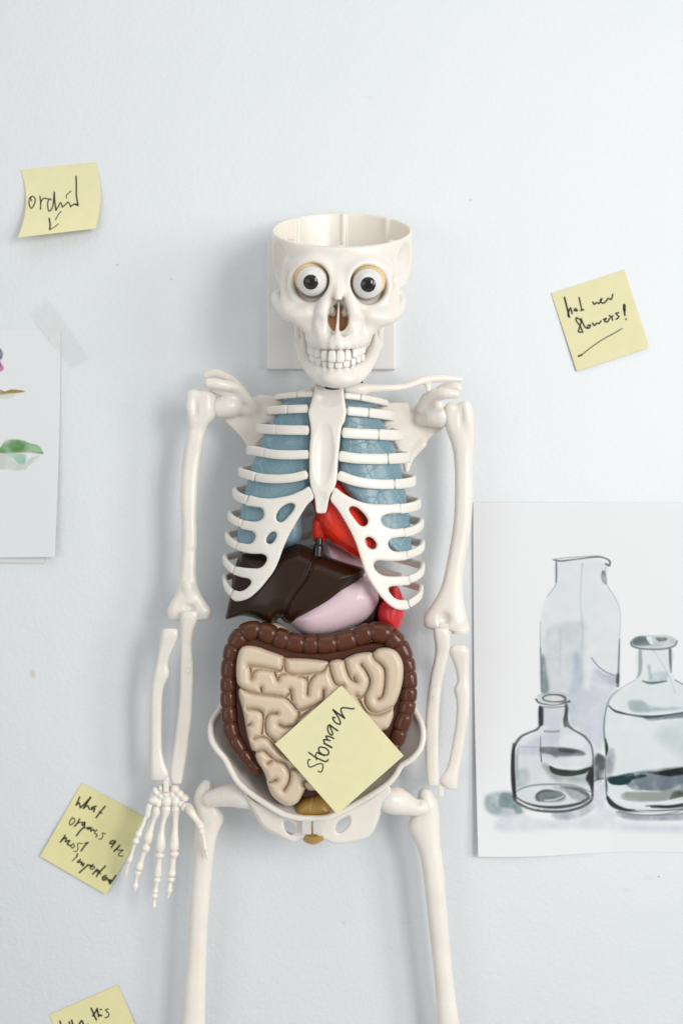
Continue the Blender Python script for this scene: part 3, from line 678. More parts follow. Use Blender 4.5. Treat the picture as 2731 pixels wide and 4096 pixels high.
    cv.fill('J', [(1180,1090),(1280,1080),(1270,1140),(1170,1150)], g(170,186,194), .7, 8)
    cv.stroke('J', [(1125,1135),(1180,1148),(1275,1135)], [6,12,6], g(66,86,86), .85, 3)
    cv.stroke('J', [(1190,940),(1250,1030),(1290,1100),(1330,1210)], 3, g(160,170,174), .6, 2.5)
    cv.fill('J', [(1052,890),(1080,858),(1180,848),(1290,850),(1340,880),(1335,910),(1260,932),(1120,930),(1060,912)], g(186,198,198), .92, 4)
    cv.fill('J', [(1060,880),(1100,856),(1150,858),(1180,900),(1140,915),(1070,908)], g(104,118,120), .85, 4)
    cv.fill('J', [(1150,862),(1180,858),(1190,900),(1170,900)], g(226,230,232), .9, 3)
    cv.fill('J', [(1205,862),(1270,862),(1278,880),(1230,886)], g(66,70,74), .9, 4)
    cv.stroke('J', [(1052,888),(1060,915),(1120,932),(1240,936),(1320,918),(1342,885)], [6,8,8,7,7,6], g(80,94,94), .88, 3)
    cv.stroke('J', [(1100,920),(1200,924),(1310,905)], 5, g(214,222,222), .85, 2)
    cv.wk = 1.0
    F2 = cv.fill; S2 = cv.stroke
    # small bottle, finer passes
    F2('T', [(0,1870),(180,1860),(220,1950),(330,2080),(340,2160),(250,2180),(200,2100),(0,2060)], g(120,140,142), .7, 6)
    F2('T', [(640,1130),(900,1140),(1100,1160),(1290,1210),(1300,1260),(1150,1270),(950,1280),(860,1290),(780,1240),(650,1210)], g(104,108,114), .75, 6)
    F2('T', [(900,1150),(1060,1165),(1180,1195),(1150,1220),(950,1210)], g(52,52,60), .8, 6)
    F2('T', [(660,1390),(770,1430),(800,1540),(1000,1600),(1300,1600),(1400,1500),(1420,1620),(1250,1660),(1000,1640),(780,1580),(700,1500)], g(150,160,160), .6, 9)
    F2('T', [(770,1420),(900,1470),(1100,1490),(1250,1490),(1400,1440),(1380,1500),(1250,1560),(1050,1590),(920,1570),(800,1500)], g(48,60,52), .92, 3, mott=.25)
    S2('T', [(780,1400),(900,1440),(1100,1460),(1300,1445)], 22, g(226,231,232), .7, 3)
    F2('T', [(1350,1580),(1430,1420),(1458,1450),(1458,1750),(1430,1850),(1390,1700),(1340,1650)], g(40,42,44), .92, 4, mott=.2)
    F2('T', [(560,1900),(620,1820),(760,1800),(900,1830),(1000,1900),(960,1960),(800,1990),(640,1970),(570,1950)], g(124,134,132), .75, 4)
    S2('T', [(600,1960),(572,1890),(650,1825),(760,1812),(860,1832)], [30,46,40,34,14], g(78,88,84), .8, 3)
    S2('T', [(690,1905),(760,1925),(860,1905)], 12, g(84,92,90), .7, 2)
    S2('T', [(700,1965),(850,1955),(980,1905)], 16, g(224,229,230), .85, 2)
    S2('T', [(245,1830),(400,1760),(700,1720),(1050,1740),(1300,1800),(1400,1900)], 16, g(112,122,122), .75, 2)
    S2('T', [(950,1755),(1200,1790),(1340,1860),(1385,1920)], [20,60,60,30], g(74,84,86), .8, 5)
    S2('T', [(250,1930),(400,2010),(620,2062),(900,2070),(1200,2022),(1380,1935)], [22,26,40,50,46,36], g(54,62,62), .88, 3)
    S2('T', [(190,1925),(300,2040),(560,2130),(900,2142),(1200,2090),(1420,1965)], [18,20,24,24,22,20], g(72,80,82), .85, 2.5)
    S2('T', [(270,1965),(420,2050),(560,2092)], 20, g(224,229,231), .85, 2)
    S2('T', [(1000,2112),(1250,2045),(1400,1955)], 12, g(196,204,206), .8, 2)
    S2('T', [(245,1090),(205,1180),(195,1400),(207,1650),(228,1900)], [26,44,54,62,50], g(46,44,47), .92, 3)
    S2('T', [(275,1150),(262,1400),(275,1600)], 20, g(150,162,160), .6, 4)
    S2('T', [(240,1090),(330,965),(450,902),(570,858),(615,800)], [30,38,30,34,40], g(88,96,98), .88, 4)
    S2('T', [(622,500),(632,620),(640,770)], [44,74,62], g(52,52,55), .9, 4)
    S2('T', [(1030,470),(1022,600),(1006,700),(1015,800)], [50,40,60,46], g(62,74,68), .88, 4)
    S2('T', [(1045,800),(1180,880),(1330,980),(1430,1120),(1452,1250),(1455,1450)], [34,28,32,22,16,14], g(100,108,110), .85, 3)
    S2('T', [(300,1120),(450,1130),(640,1128),(900,1140)], 8, g(120,126,140), .6, 2)
    # big bottle, finer passes
    F2('R', [(20,1240),(80,1240),(150,1300),(150,1460),(60,1480),(10,1400)], g(84,92,94), .8, 5)
    F2('R', [(160,1330),(250,1320),(260,1480),(220,1560),(170,1560)], g(150,152,158), .6, 7)
    F2('R', [(760,660),(950,650),(1376,590),(1700,560),(1700,640),(1376,670),(1100,690),(900,720),(800,700)], g(124,132,138), .7, 4)
    S2('R', [(210,490),(300,560),(400,592),(560,632),(760,662),(950,650),(1150,622),(1376,584)], [16,36,38,20,26,36,20,18], g(58,72,86), .88, 3)
    F2('R', [(600,1630),(780,1570),(900,1540),(1376,1560),(1800,1500),(1800,1640),(1376,1700),(1250,1760),(1050,1810),(800,1810),(660,1750)], g(108,120,130), .85, 5, mott=.3)
    F2('R', [(190,1620),(330,1600),(500,1590),(770,1555),(780,1600),(590,1640),(520,1700),(400,1730),(270,1720),(220,1690)], g(22,58,62), .95, 3, mott=.25)
    F2('R', [(880,1540),(1100,1500),(1376,1450),(1800,1400),(1800,1500),(1376,1560),(1200,1590),(1050,1580)], g(24,30,30), .95, 3, mott=.15)
    F2('R', [(480,1840),(800,1840),(1050,1820),(1200,1780),(1376,1830),(1350,1870),(1150,1920),(900,1960),(600,1950),(470,1920)], g(150,158,152), .8, 4)
    F2('R', [(1230,1830),(1330,1820),(1376,1850),(1340,1890),(1180,1920)], g(54,70,58), .9, 4)
    S2('R', [(240,1860),(330,1950),(600,2010),(900,2020),(1376,1930)], [36,44,36,30,36], g(226,231,233), .85, 3)
    S2('R', [(190,1900),(230,1985),(330,2055),(480,2108),(620,2112)], [26,76,58,38,14], g(30,44,38), .92, 3)
    S2('R', [(780,2052),(950,2052),(1150,2060),(1376,2022),(1700,1960)], [14,36,46,36,30], g(26,38,38), .92, 3)
    S2('R', [(370,2140),(600,2182),(900,2200),(1200,2160),(1376,2112),(1700,2000)], 18, g(104,114,118), .8, 3)
    F2('R', [(500,2200),(800,2200),(1100,2240),(1000,2265),(600,2245)], g(150,156,166), .7, 8)
    S2('R', [(340,240),(250,320),(180,450),(145,650),(130,850),(140,1000)], [6,8,14,20,22,22], g(112,128,136), .85, 3)
    S2('R', [(165,1060),(178,1130),(175,1200),(165,1270)], [14,40,34,10], g(28,50,52), .93, 3)
    S2('R', [(168,1640),(180,1740),(185,1820)], [10,22,10], g(30,50,60), .85, 3)
    F2('R', [(520,500),(560,420),(700,420),(800,480),(820,560),(700,580),(580,570)], g(160,176,178), .65, 9)
    S2('R', [(820,560),(950,530),(1100,545),(1220,510)], [30,26,16,8], g(150,170,170), .6, 5)
    D_ = lambda s, t: 1.0+7.5*np.clip((t-.3)/.7, 0, 1)**1.5*np.clip(1-s*2.2, 0, 1)+2.0*(1-s)*(1-t)*.6+.5*np.sin(s*9)*t
    o = paper('bottle_painting', [(1891,2010),(3070,2012),(3075,3400),(1911,3427)], D_, cv, PAPER, 2.0,
              lambda s, t: (-6*np.sin(t*math.pi)*(1-s), 5*np.sin(s*math.pi*3)*t), thick=.3)
    tag(o, 'watercolour of three clear glass bottles on white paper stuck to the wall', 'painting')
bottles()

def flower_sheet():
    cv = Canvas(-640, 1290, 280, 2270, 2.0, (.775, .79, .795)); g = lambda *c: s2l(c)
    cv.fill('L', [(-120,520),(-60,490),(5,500),(25,545),(8,590),(-60,600)], g(32,28,84), .95, 3)
    cv.stroke('L', [(0,520),(28,540),(8,560),(20,580)], 4, g(40,36,90), .9, 1.5)
    cv.fill('L', [(-120,600),(-30,610),(10,620),(34,655),(15,685),(-60,700)], g(206,120,176), .9, 3)
    cv.fill('L', [(-80,600),(0,600),(10,650),(-60,660)], g(140,40,96), .85, 4)
    cv.stroke('L', [(-300,560),(-200,700),(-220,1100),(-180,1900)], [8,9,10,12], g(120,140,70), .85, 2)
    cv.fill('L', [(-60,860),(0,835),(40,850),(90,835),(150,838),(212,850),(150,862),(80,868),(20,880),(-60,900)], g(150,138,84), .92, 2.5, edge=.1)
    cv.fill('L', [(-40,880),(60,870),(130,872),(90,905),(0,910)], g(206,208,190), .7, 5)
    cv.fill('L', [(-80,1330),(0,1310),(40,1260),(90,1243),(180,1248),(250,1275),(310,1290),(345,1330),(350,1360),(250,1345),(120,1350),(-80,1352)], g(112,158,100), .95, 3, mott=.5)
    cv.fill('L', [(60,1290),(120,1260),(200,1280),(190,1330),(90,1335)], g(86,134,66), .8, 8)
    cv.fill('L', [(250,1290),(320,1300),(340,1345),(250,1335)], g(160,196,160), .8, 6)
    cv.stroke('L', [(-60,1352),(60,1355),(150,1350),(240,1348),(310,1357),(365,1362)], [5,5,5,4,4,2], g(110,100,70), .85, 1.5)
    cv.fill('L', [(20,1360),(200,1362),(215,1400),(205,1450),(150,1440),(110,1400)], g(158,196,176), .85, 5)
    cv.fill('L', [(-80,1362),(60,1370),(130,1430),(210,1450),(240,1400),(330,1375),(250,1450),(190,1495),(60,1490),(-80,1470)], g(200,206,200), .8, 5)
    D_ = lambda s, t: 1.0+6*t**2*np.clip((s-.55)/.45, 0, 1)**1.5+1.5*t
    o = paper('flower_painting', [(-600,1316),(244,1319),(220,2228),(-620,2240)], D_, cv, PAPER, 2.2,
              lambda s, t: (5*np.sin(t*math.pi)*s, 0*t), thick=.3)
    tag(o, 'botanical watercolour sheet with green leaf, cut by the left edge', 'painting')
    cv2 = Canvas(-660, 1300, 280, 2300, 6.0, (.76, .76, .755))
    o = paper('backing_paper', [(-600,1330),(190,1330),(178,2256),(-600,2240)], lambda s, t: .4+.5*t, cv2, PAPER, 8, thick=.2)
    tag(o, 'pale plain sheet peeking out beneath the leaf watercolour', 'paper')
flower_sheet()

# ---- tape
def tape(label, corners, dfun, alpha, col=(.74, .77, .74)):
    m = mat('matte_tape', col, .42, alpha=alpha, bump=(120, .25, .0006))
    c = np.array(corners, float); n, k = 40, 26
    S_, T_ = np.meshgrid(np.linspace(0, 1, n), np.linspace(0, 1, k), indexing='ij')
    B = lambda j: c[0, j]*(1-S_)*(1-T_)+c[1, j]*S_*(1-T_)+c[2, j]*S_*T_+c[3, j]*(1-S_)*T_
    U, V = B(0), B(1)+0; d = dfun(S_, T_); q = .25*(DCAM-d)/DCAM
    v = np.stack([(U-1365.5)*q, d, (2048-V)*q], -1).reshape(-1, 3); i = np.arange(n*k).reshape(n, k)
    f = np.stack([i[:-1, :-1], i[:-1, 1:], i[1:, 1:], i[1:, :-1]], -1).reshape(-1, 4)
    o = mesh_np('tape_strip', v, f, m); return tag(o, label, 'tape')
tape('strip of matte tape across the corner of the leaf watercolour', px('L', [(255,220),(395,75),(750,570),(590,668)]),
     lambda s, t: 2.0+1.8*np.exp(-((t-.45)/.12)**2)+.8*np.sin(t*5+s*3), .26)

# ---- plate behind the skull
def wall_plate():
    a = P('A', 150, 352, 7); b = P('A', 1304, 1518, 7)
    v = Vol((a[0]-3, -2, b[2]-3), (b[0]+3, 10, a[2]+3), 1.2)
    r = tuple(slice(0, len(q)) for q in v.ax); X, D, Z = v.grid(r)
    cx, cz = (a[0]+b[0])/2, (a[2]+b[2])/2; hx, hz = (b[0]-a[0])/2, (a[2]-b[2])/2
    q = np.maximum(np.maximum(abs(X-cx)-hx, abs(Z-cz)-hz), np.maximum(D-7.0, .3-D)); v.F[:] = q
    o = v.obj('wall_plate', PLATE, None, 0); tag(o, 'square off white mounting plate on the wall behind the skull', 'plate')
wall_plate()
# ------------------------------------------------------------------ the anatomical model (one thing: everything is fixed to one frame)
SK = empty('skeleton_model', (0, 0, 0))
tag(SK, 'ivory plastic teaching skeleton with bulging eyes, open skullcap and coloured organs, mounted on the wall', 'skeleton model')

# ---- skull
def A(x, y, d): return P('A', x, y, d)
def AC(pts): return [np.r_[A(x, y, d), r] for x, y, d, r in pts]
EYES = [(557, 725, 144.5, -1.2, -3.3), (1053, 748, 144.5, .3, -3.2)]
def skull():
    v = Vol((-76, 9.5, 118), (76, 168, 302), 0.85)
    full = tuple(slice(0, len(a)) for a in v.ax); X, D, Z = v.grid(full)
    zp = np.minimum(Z-268, 0)
    def cup(a, b, c, p=3.5): 
        q = ((((X-.5)/a)**2+((D-79)/b)**2)**(p/2)+abs(zp/c)**p)**(1/p); return (q-1)*a*.95
    v.F[:] = cup(66.3, 67, 76)
    # face mass
    v.ell(A(800, 880, 112), (44, 27, 33), 8)
    v.ell(A(790, 1210, 124), (25.5, 22, 21), 6)
    v.ell(A(805, 500, 112), (47, 33, 20), 9)          # frontal bone
    v.ell(A(800, 595, 138), (15, 11, 9), 6)
    # brow ridges
    v.chain(AC([(385,610,128,4),(470,572,137,4.5),(560,556,142,4.5),(650,580,143.5,4.5),(740,640,143,4)]), 9)
    v.chain(AC([(870,655,143,4),(950,600,143.5,4.5),(1060,574,142,4.5),(1160,600,137,4.5),(1245,650,128,4)]), 9)
    # temporal hollows
    v.ell((-71, 113, 226), (21.5, 31, 31), 1.5, True); v.ell((72, 113, 225), (21.5, 31, 31), 1.5, True)
    # lateral orbital wall (frontal process of the cheek bone)
    v.chain(AC([(345,560,118,5),(335,660,118,5),(325,770,120,5),(330,880,123,6),(370,980,127,8)]), 5)
    v.chain(AC([(1268,590,118,5),(1280,690,118,5),(1290,790,120,5),(1280,900,123,6),(1235,1000,127,8)]), 5)
    # orbital rims
    def rim(cx, cy, sx):
        pts = []
        for k in range(0, 19):
            a = 2*math.pi*k/18; pts.append((cx+sx*182*math.cos(a), cy-192*math.sin(a), 140-8*math.cos(a)-1.5*math.sin(-a), 3.6))
        v.chain(AC(pts), 7)
    rim(548, 758, -1); rim(1062, 780, 1)
    # cheek bones and arches
    v.chain(AC([(520,1020,138,7),(430,1030,134,8),(350,1010,128,7.2),(285,960,114,6.2),(240,890,96,5.2),(243,850,80,4.6),(262,830,62,4)]), 5)
    v.chain(AC([(1080,1040,138,7),(1170,1055,134,8),(1250,1035,128,7.4),(1310,990,114,6.4),(1352,915,96,5.2),(1350,872,80,4.6),(1330,850,62,4)]), 5)
    v.chain(AC([(470,1090,131,6),(560,1160,132,7),(600,1260,134,6)]), 6)
    v.chain(AC([(1120,1105,131,6),(1040,1170,132,7),(980,1260,134,6)]), 6)
    # frontal processes beside the nose, nasal bones
    v.chain(AC([(735,700,144,4.5),(700,840,147,5),(650,1000,146,6),(645,1150,143,7),(670,1260,142,7)]), 5)
    v.chain(AC([(860,715,144,4.5),(890,860,147,5),(930,1010,146,6),(930,1150,143,7),(905,1260,142,7)]), 5)
    v.chain(AC([(797,650,143,5),(795,760,149,4.6),(792,840,153,4.2),(790,885,156,3.2)]), 5)
    v.ell(A(990, 1075, 126), (13, 12, 12), 8); v.ell(A(595, 1065, 126), (13, 12, 12), 8)
    # alveolar arch and root ridges
    arch = lambda x: 151.5-((x-795)/250.)**2*30
    v.chain(AC([(555,1235,arch(560),5.5),(620,1262,arch(620),5.5),(700,1280,arch(700),5.5),(795,1284,arch(795),5.5),(890,1280,arch(890),5.5),(970,1262,arch(970),5.5),(1025,1235,arch(1030),5.5)]), 5)
    for x in (612, 670, 738, 810, 873, 935): v.chain(AC([(x*.97+24, 1230, arch(x)+3.2, 1.6), (x, 1322-abs(x-795)*.12, arch(x)+3.6, 2.6)]), 3)
    for x in (562, 985): v.chain(AC([(x, 1240, arch(x)+2, 2), (x, 1290, arch(x)+3.0, 2.5)]), 3)
    v.chain(AC([(785,1185,151,2.5),(780,1230,155,2.0),(782,1290,155,2.2)]), 3)
    # infraorbital hollows
    v.ell(A(600, 1085, 156), (7, 8, 6), 5, True); v.ell(A(985, 1095, 156), (7, 8, 6), 5, True)
    # sockets
    for cx, cy in ((550, 722), (1058, 745)):
        v.ell(A(cx, cy, 147), (16.2, 27, 16.6), 3.0, True)
        v.ell(A(cx+(-38 if cx < 800 else 38), cy+45, 156), (15, 10, 16), 6, True)
    # nose opening
    v.ell(A(789, 1062, 146), (9.6, 40, 11.8), 1.5, True)
    v.ell(A(790, 990, 150), (8.0, 40, 8.9), 1.2, True)
    v.chain(AC([(794,905,138,.8),(791,1000,144,1.0),(787,1080,147,1.2),(780,1175,149,2.0)]), 1.2, flat=4)
    v.ell(A(740, 1000, 133), (3.2, 6, 4.6), 1); v.ell(A(846, 1005, 133), (3.0, 6, 4.6), 1)
    # hollow cranium (behind the face)
    inner = None
    q = ((((X-.5)/63.6)**2+((D-79)/64.3)**2)**(3.5/2)+abs(np.minimum(Z-268, 0)/46)**3.5)**(1/3.5)
    inner = np.maximum((q-1)*60, v.F+2.8)
    v.F[:] = smax(v.F, -inner, 1.0)
    # ridges on the inside of the back wall, small locating tabs
    for x in (432, 838, 1228):
        xw = A(x, 300, 20)[0]; dw = 79-64.3*math.sqrt(1-((xw-.5)/63.6)**2); v.chain([(xw, dw, 300, 2.9), (xw, dw, 225, 2.9)], 1.5)
    # gaps between arch and ramus: open floor under the arches
    v.F[:] = smax(v.F, (Z-(296.8-(D-12)*.434)), .8)
    for x, y, d in ((372, 345, 118), (1268, 372, 122), (810, 418, 141)):
        v.chain([np.r_[A(x-22, y, d), 1.5], np.r_[A(x+22, y+3, d), 1.5]], .8)
    # trim: nothing lower than the teeth line, nothing into the plate
    return v.obj('skull', BONE, SK, 1)
SKULL = skull()

def mandible():
    v = Vol((-50, 50, 104), (50, 162, 190), 0.8)
    v.chain(AC([(450,1310,76,5.0),(492,1430,96,5.4),(560,1530,118,6.0),(640,1600,134,6.0),(715,1622,143,5.4),(800,1622,146.5,5.4),(885,1618,143,5.4),(965,1580,134,6.0),(1035,1500,116,6.0),(1095,1390,95,5.4),(1135,1290,76,5)]), 5)
    v.chain(AC([(505,1400,92,3.8),(555,1475,112,4.4),(620,1525,130,4.6),(700,1550,142,4.6),(795,1556,146,4.6),(890,1548,142,4.6),(970,1515,131,4.6),(1035,1450,113,4.4),(1080,1370,94,3.8)]), 7)
    v.ell(A(800, 1605, 148), (15, 7, 6.5), 6)
    v.chain(AC([(432,1090,62,4.4),(440,1210,66,4.4),(452,1310,76,5)]), 5); v.chain(AC([(462,1110,76,2.0),(478,1250,84,2.2),(505,1380,96,3)]), 5)
    v.chain(AC([(1160,1100,62,4.4),(1152,1210,66,4.4),(1135,1300,76,5)]), 5); v.chain(AC([(1128,1130,76,2.0),(1112,1260,84,2.2),(1080,1370,96,3)]), 5)
    ar = lambda x: 150.5-((x-795)/250.)**2*32
    for x in (560,578,620,675,730,793,860,918,960,990): v.chain(AC([(x, 1522+abs(x-790)*-.16, ar(x)-.4, 2.5), (x*.98+16, 1562-abs(x-790)*.2, ar(x)+.6, 2.5)]), 2)
    return v.obj('mandible', BONE, SKULL, 1)
MAND = mandible()

def tooth(x, y, w, h, d, yaw, parent, fx=0):
    a, b, c = w*.1*.5*1.09, 2.5, h*.1*.5*1.03
    n, m = 20, 14; V = []
    for i in range(m+1):
        t = -math.pi/2+math.pi*i/m
        for j in range(n):
            p = 2*math.pi*j/n
            pw = lambda q, e: math.copysign(abs(q)**e, q)
            e1, e2 = .5, .62
            X = a*pw(math.cos(t), e1)*pw(math.cos(p), e2); Y = b*pw(math.cos(t), e1)*pw(math.sin(p), e2); Z = c*pw(math.sin(t), .55)
            X *= 1-.10*(Z/c)*(fx)           # narrower towards the gum
            V.append((X*math.cos(yaw)-Y*math.sin(yaw), X*math.sin(yaw)+Y*math.cos(yaw), Z))
    V = np.array(V)+A(x, y, d)
    i = np.arange((m+1)*n).reshape(m+1, n); F = np.stack([i[:-1], np.roll(i[:-1], -1, 1), np.roll(i[1:], -1, 1), i[1:]], -1).reshape(-1, 4)[:, ::-1]
    mesh_np('tooth', V, F, TOOTH, parent)
for x, y, w, h in ((738,1402,71,104),(810,1402,68,108),(670,1395,63,94),(873,1393,57,96),(612,1368,50,88),(935,1370,60,88),(574,1358,34,82),(968,1358,36,80),(552,1348,26,78),(992,1346,28,76),(540,1340,20,70),(1008,1336,22,70)):
    k = (x-795)/250.; tooth(x, y, w if abs(k) < .6 else w+16, h, 154.5-k*k*36, -math.atan(k*1.5)*.9, SKULL, 1)
for x, y, w, h in ((730,1478,56,60),(793,1481,62,62),(676,1470,54,62),(860,1469,62,64),(622,1448,50,74),(918,1452,52,72),(580,1428,38,72),(962,1430,40,72),(556,1408,28,70),(1000,1412,34,72)):
    k = (x-795)/250.; tooth(x, y, w if abs(k) < .6 else w+14, h, 151.0-k*k*36, -math.atan(k*1.5)*.9, MAND, -1)

def eyeball(cx, cy, d, gx, gz):
    R = 13.75; c = A(cx, cy, d); g = np.array([gx, math.sqrt(R*R-gx*gx-gz*gz), gz])/R
    s = np.cross(g, [0, 0, 1.]); s /= np.linalg.norm(s); u = np.cross(s, g)
    th = np.r_[np.linspace(0, .19, 4), np.linspace(.20, .515, 18), np.linspace(.53, math.pi, 44)]; n = 96; V = []; Cc = []
    rng = np.random.RandomState(int(cx)); ray = rng.rand(n)*.6+rng.rand(n//4).repeat(4)*.5
    for i, t in enumerate(th):
        for j in range(n):
            p = 2*math.pi*j/n; bulge = R+(.35*math.exp(-(t/.4)**2))
            V.append(c+bulge*(math.cos(t)*g+math.sin(t)*(math.cos(p)*s+math.sin(p)*u)))
            k = (t-.2)/.315; b = .004+.045*ray[j]*max(0, math.sin(min(1, max(0, k))*math.pi*.8))
            Cc.append((b*1.05, b*.9, b*.75, 1))
    i = np.arange(len(th)*n).reshape(len(th), n); F = np.stack([i[:-1], np.roll(i[:-1], -1, 1), np.roll(i[1:], -1, 1), i[1:]], -1).reshape(-1, 4)
    o = mesh_np('eyeball', np.array(V), F, [EYE, IRIS, PUPIL], SKULL)
    at = o.data.color_attributes.new('Col', 'FLOAT_COLOR', 'POINT'); at.data.foreach_set('color', np.array(Cc, np.float32).ravel())
    mid = (th[:-1]+th[1:])/2; mi = np.where(mid < .195, 2, np.where(mid < .52, 1, 0)).repeat(n).astype(np.int32)
    if len(mi) == len(o.data.polygons): o.data.polygons.foreach_set('material_index', mi)
    return o
for e in EYES: eyeball(*e)
def backing(c, rad, name, m):
    n, k = 28, 16; V = []
    for i in range(k+1):
        t = math.pi*i/k
        for j in range(n): p = 2*math.pi*j/n; V.append((c[0]+rad[0]*math.sin(t)*math.cos(p), c[1]+rad[1]*math.sin(t)*math.sin(p), c[2]+rad[2]*math.cos(t)))
    i = np.arange((k+1)*n).reshape(k+1, n); F = np.stack([i[:-1], np.roll(i[:-1], -1, 1), np.roll(i[1:], -1, 1), i[1:]], -1).reshape(-1, 4)
    mesh_np(name, np.array(V), F, m, SKULL)
backing(A(550, 704, 140), (15.3, 8, 15.2), 'eye_backing', AMBER); backing(A(1060, 727, 140), (15.3, 8, 15.2), 'eye_backing', AMBER)  # amber ellipsoid behind each eyeball, shows orange in the socket gap
backing(A(789, 1030, 124), (13, 4, 18), 'nasal_glow', UMBER)  # added brown ellipsoid, glow inside the nose put into its colour

# ---- spine
def spine():
    path = catmull([(-4,42,215),(-6,40,150),(-10,34,120),(-14,24,90),(-16,20,20),(-17,22,-60),(-20,34,-120),(-24,40,-175),(-26,26,-220)], 10)
    path = resample(path, 25); out = []
    for i, p in enumerate(path):
        v, f = tube([(p[0], p[1], p[2]+4.6, 7.2), (p[0], p[1], p[2]+3.0, 7.6), (p[0], p[1], p[2], 6.4), (p[0], p[1], p[2]-3.0, 7.6), (p[0], p[1], p[2]-4.6, 7.2)], None, 18, False); out.append((v, f))
        out.append(tube([(p[0], p[1], p[2]+8, 5.2), (p[0], p[1], p[2]+5, 5.2), (p[0], p[1], p[2]-5, 5.2)], None, 12))
        for sg in (-1, 1): out.append(tube([(p[0]+sg*6, p[1]-4, p[2], 2.6), (p[0]+sg*15, p[1]-8, p[2]+2, 2.0)], None, 8))
    v, f = join_vf(out); o = mesh_np('spine', v, f, BONE, SK)
    v, f = tube([np.r_[P('A', 690, 1672, 122), 2.6], np.r_[P('A', 740, 1676, 124), 2.8], np.r_[P('A', 785, 1676, 122), 2.4]], None, 10); mesh_np('neck_joint', v, f, BLUE, SK)
spine()

# ---- rib cage geometry
CXR = -16.0; DM, DF, DBK = 58.0, 107.0, 13.0
EXT_L = [('B',1040,500),('B',955,640),('B',850,815),('B',750,1050),('B',665,1268),('B',603,1480),('D',352,500),('D',318,760),('D',288,1040),('D',288,1290)]
EXT_R = [('C',790,482),('C',845,598),('C',917,762),('C',987,962),('C',1037,1165),('C',1080,1370),('C',1104,1545),('E',1300,722),('E',1300,952),('E',1284,1185)]
EL = np.array([P(*e, DM) for e in EXT_L]); ER = np.array([P(*e, DM) for e in EXT_R])
def xeL(z): return np.interp(z, EL[::-1, 2], (CXR-EL[::-1, 0])-2.0)
def xeR(z): return np.interp(z, ER[::-1, 2], (ER[::-1, 0]-CXR)-2.0)
def barrel(X, Z, off=0.0):
    xe = np.where(X < CXR, xeL(Z), xeR(Z))
    xe = np.maximum(xe, 40)
    q = np.clip((X-CXR)/xe, -.985, .985)
    return DM+(DF-DM-off)*np.sqrt(1-q*q)
def on_barrel(c, x, y):
    d = 95.0
    for _ in range(14):
        w = P(c, x, y, d); d = .5*d+.5*float(barrel(w[0], w[2]))
    return P(c, x, y, d)

RIBS_L = [('B',[(1450,461),(1290,466),(1150,481)],1280,62,.9), ('B',[(1395,615),(1180,620),(1050,628)],1180,92,1),
          ('B',[(1405,840),(1200,838),(1050,832),(940,826)],1058,104,1), ('B',[(1405,1092),(1200,1098),(1050,1093),(920,1070),(830,1050)],938,100,1),
          ('B',[(1392,1293),(1300,1325),(1200,1342),(1080,1350),(950,1345),(840,1326),(750,1298)],850,97,1),
          ('B',[(762,1572),(690,1546),(640,1515)],None,98,1), ('D',[(535,612),(470,588),(400,545)],None,100,1),
          ('D',[(468,893),(410,852),(355,806)],None,100,1), ('D',[(432,1197),(375,1148),(320,1088)],None,98,1), ('D',[(405,1480),(350,1425),(310,1365)],None,92,1)]
RIBS_R = [('C',[(392,408),(530,424),(650,448),(740,470)],535,58,.9), ('C',[(415,545),(600,562),(730,578),(790,588)],607,86,1),
          ('C',[(372,740),(500,750),(700,758),(840,764)],697,98,1), ('C',[(342,945),(420,962),(520,974),(700,978),(870,972),(940,966)],778,98,1),
          ('C',[(332,1112),(400,1145),(500,1180),(620,1198),(750,1206),(900,1200),(985,1187)],842,92,1),
          ('C',[(888,1425),(980,1412),(1045,1392)],None,90,1), ('C',[(925,1640),(1000,1622),(1065,1586)],None,82,1),
          ('E',[(1105,842),(1200,806),(1262,766)],None,88,1), ('E',[(1130,1092),(1210,1058),(1265,1010)],None,88,1), ('E',[(1130,1350),(1200,1305),(1255,1250)],None,86,1)]
def rib_sections(n, h, t, e=3.4, m=20):
    return circ(m, e)[None]*np.array([t, h])[None, None]*np.ones((n, 1, 1))
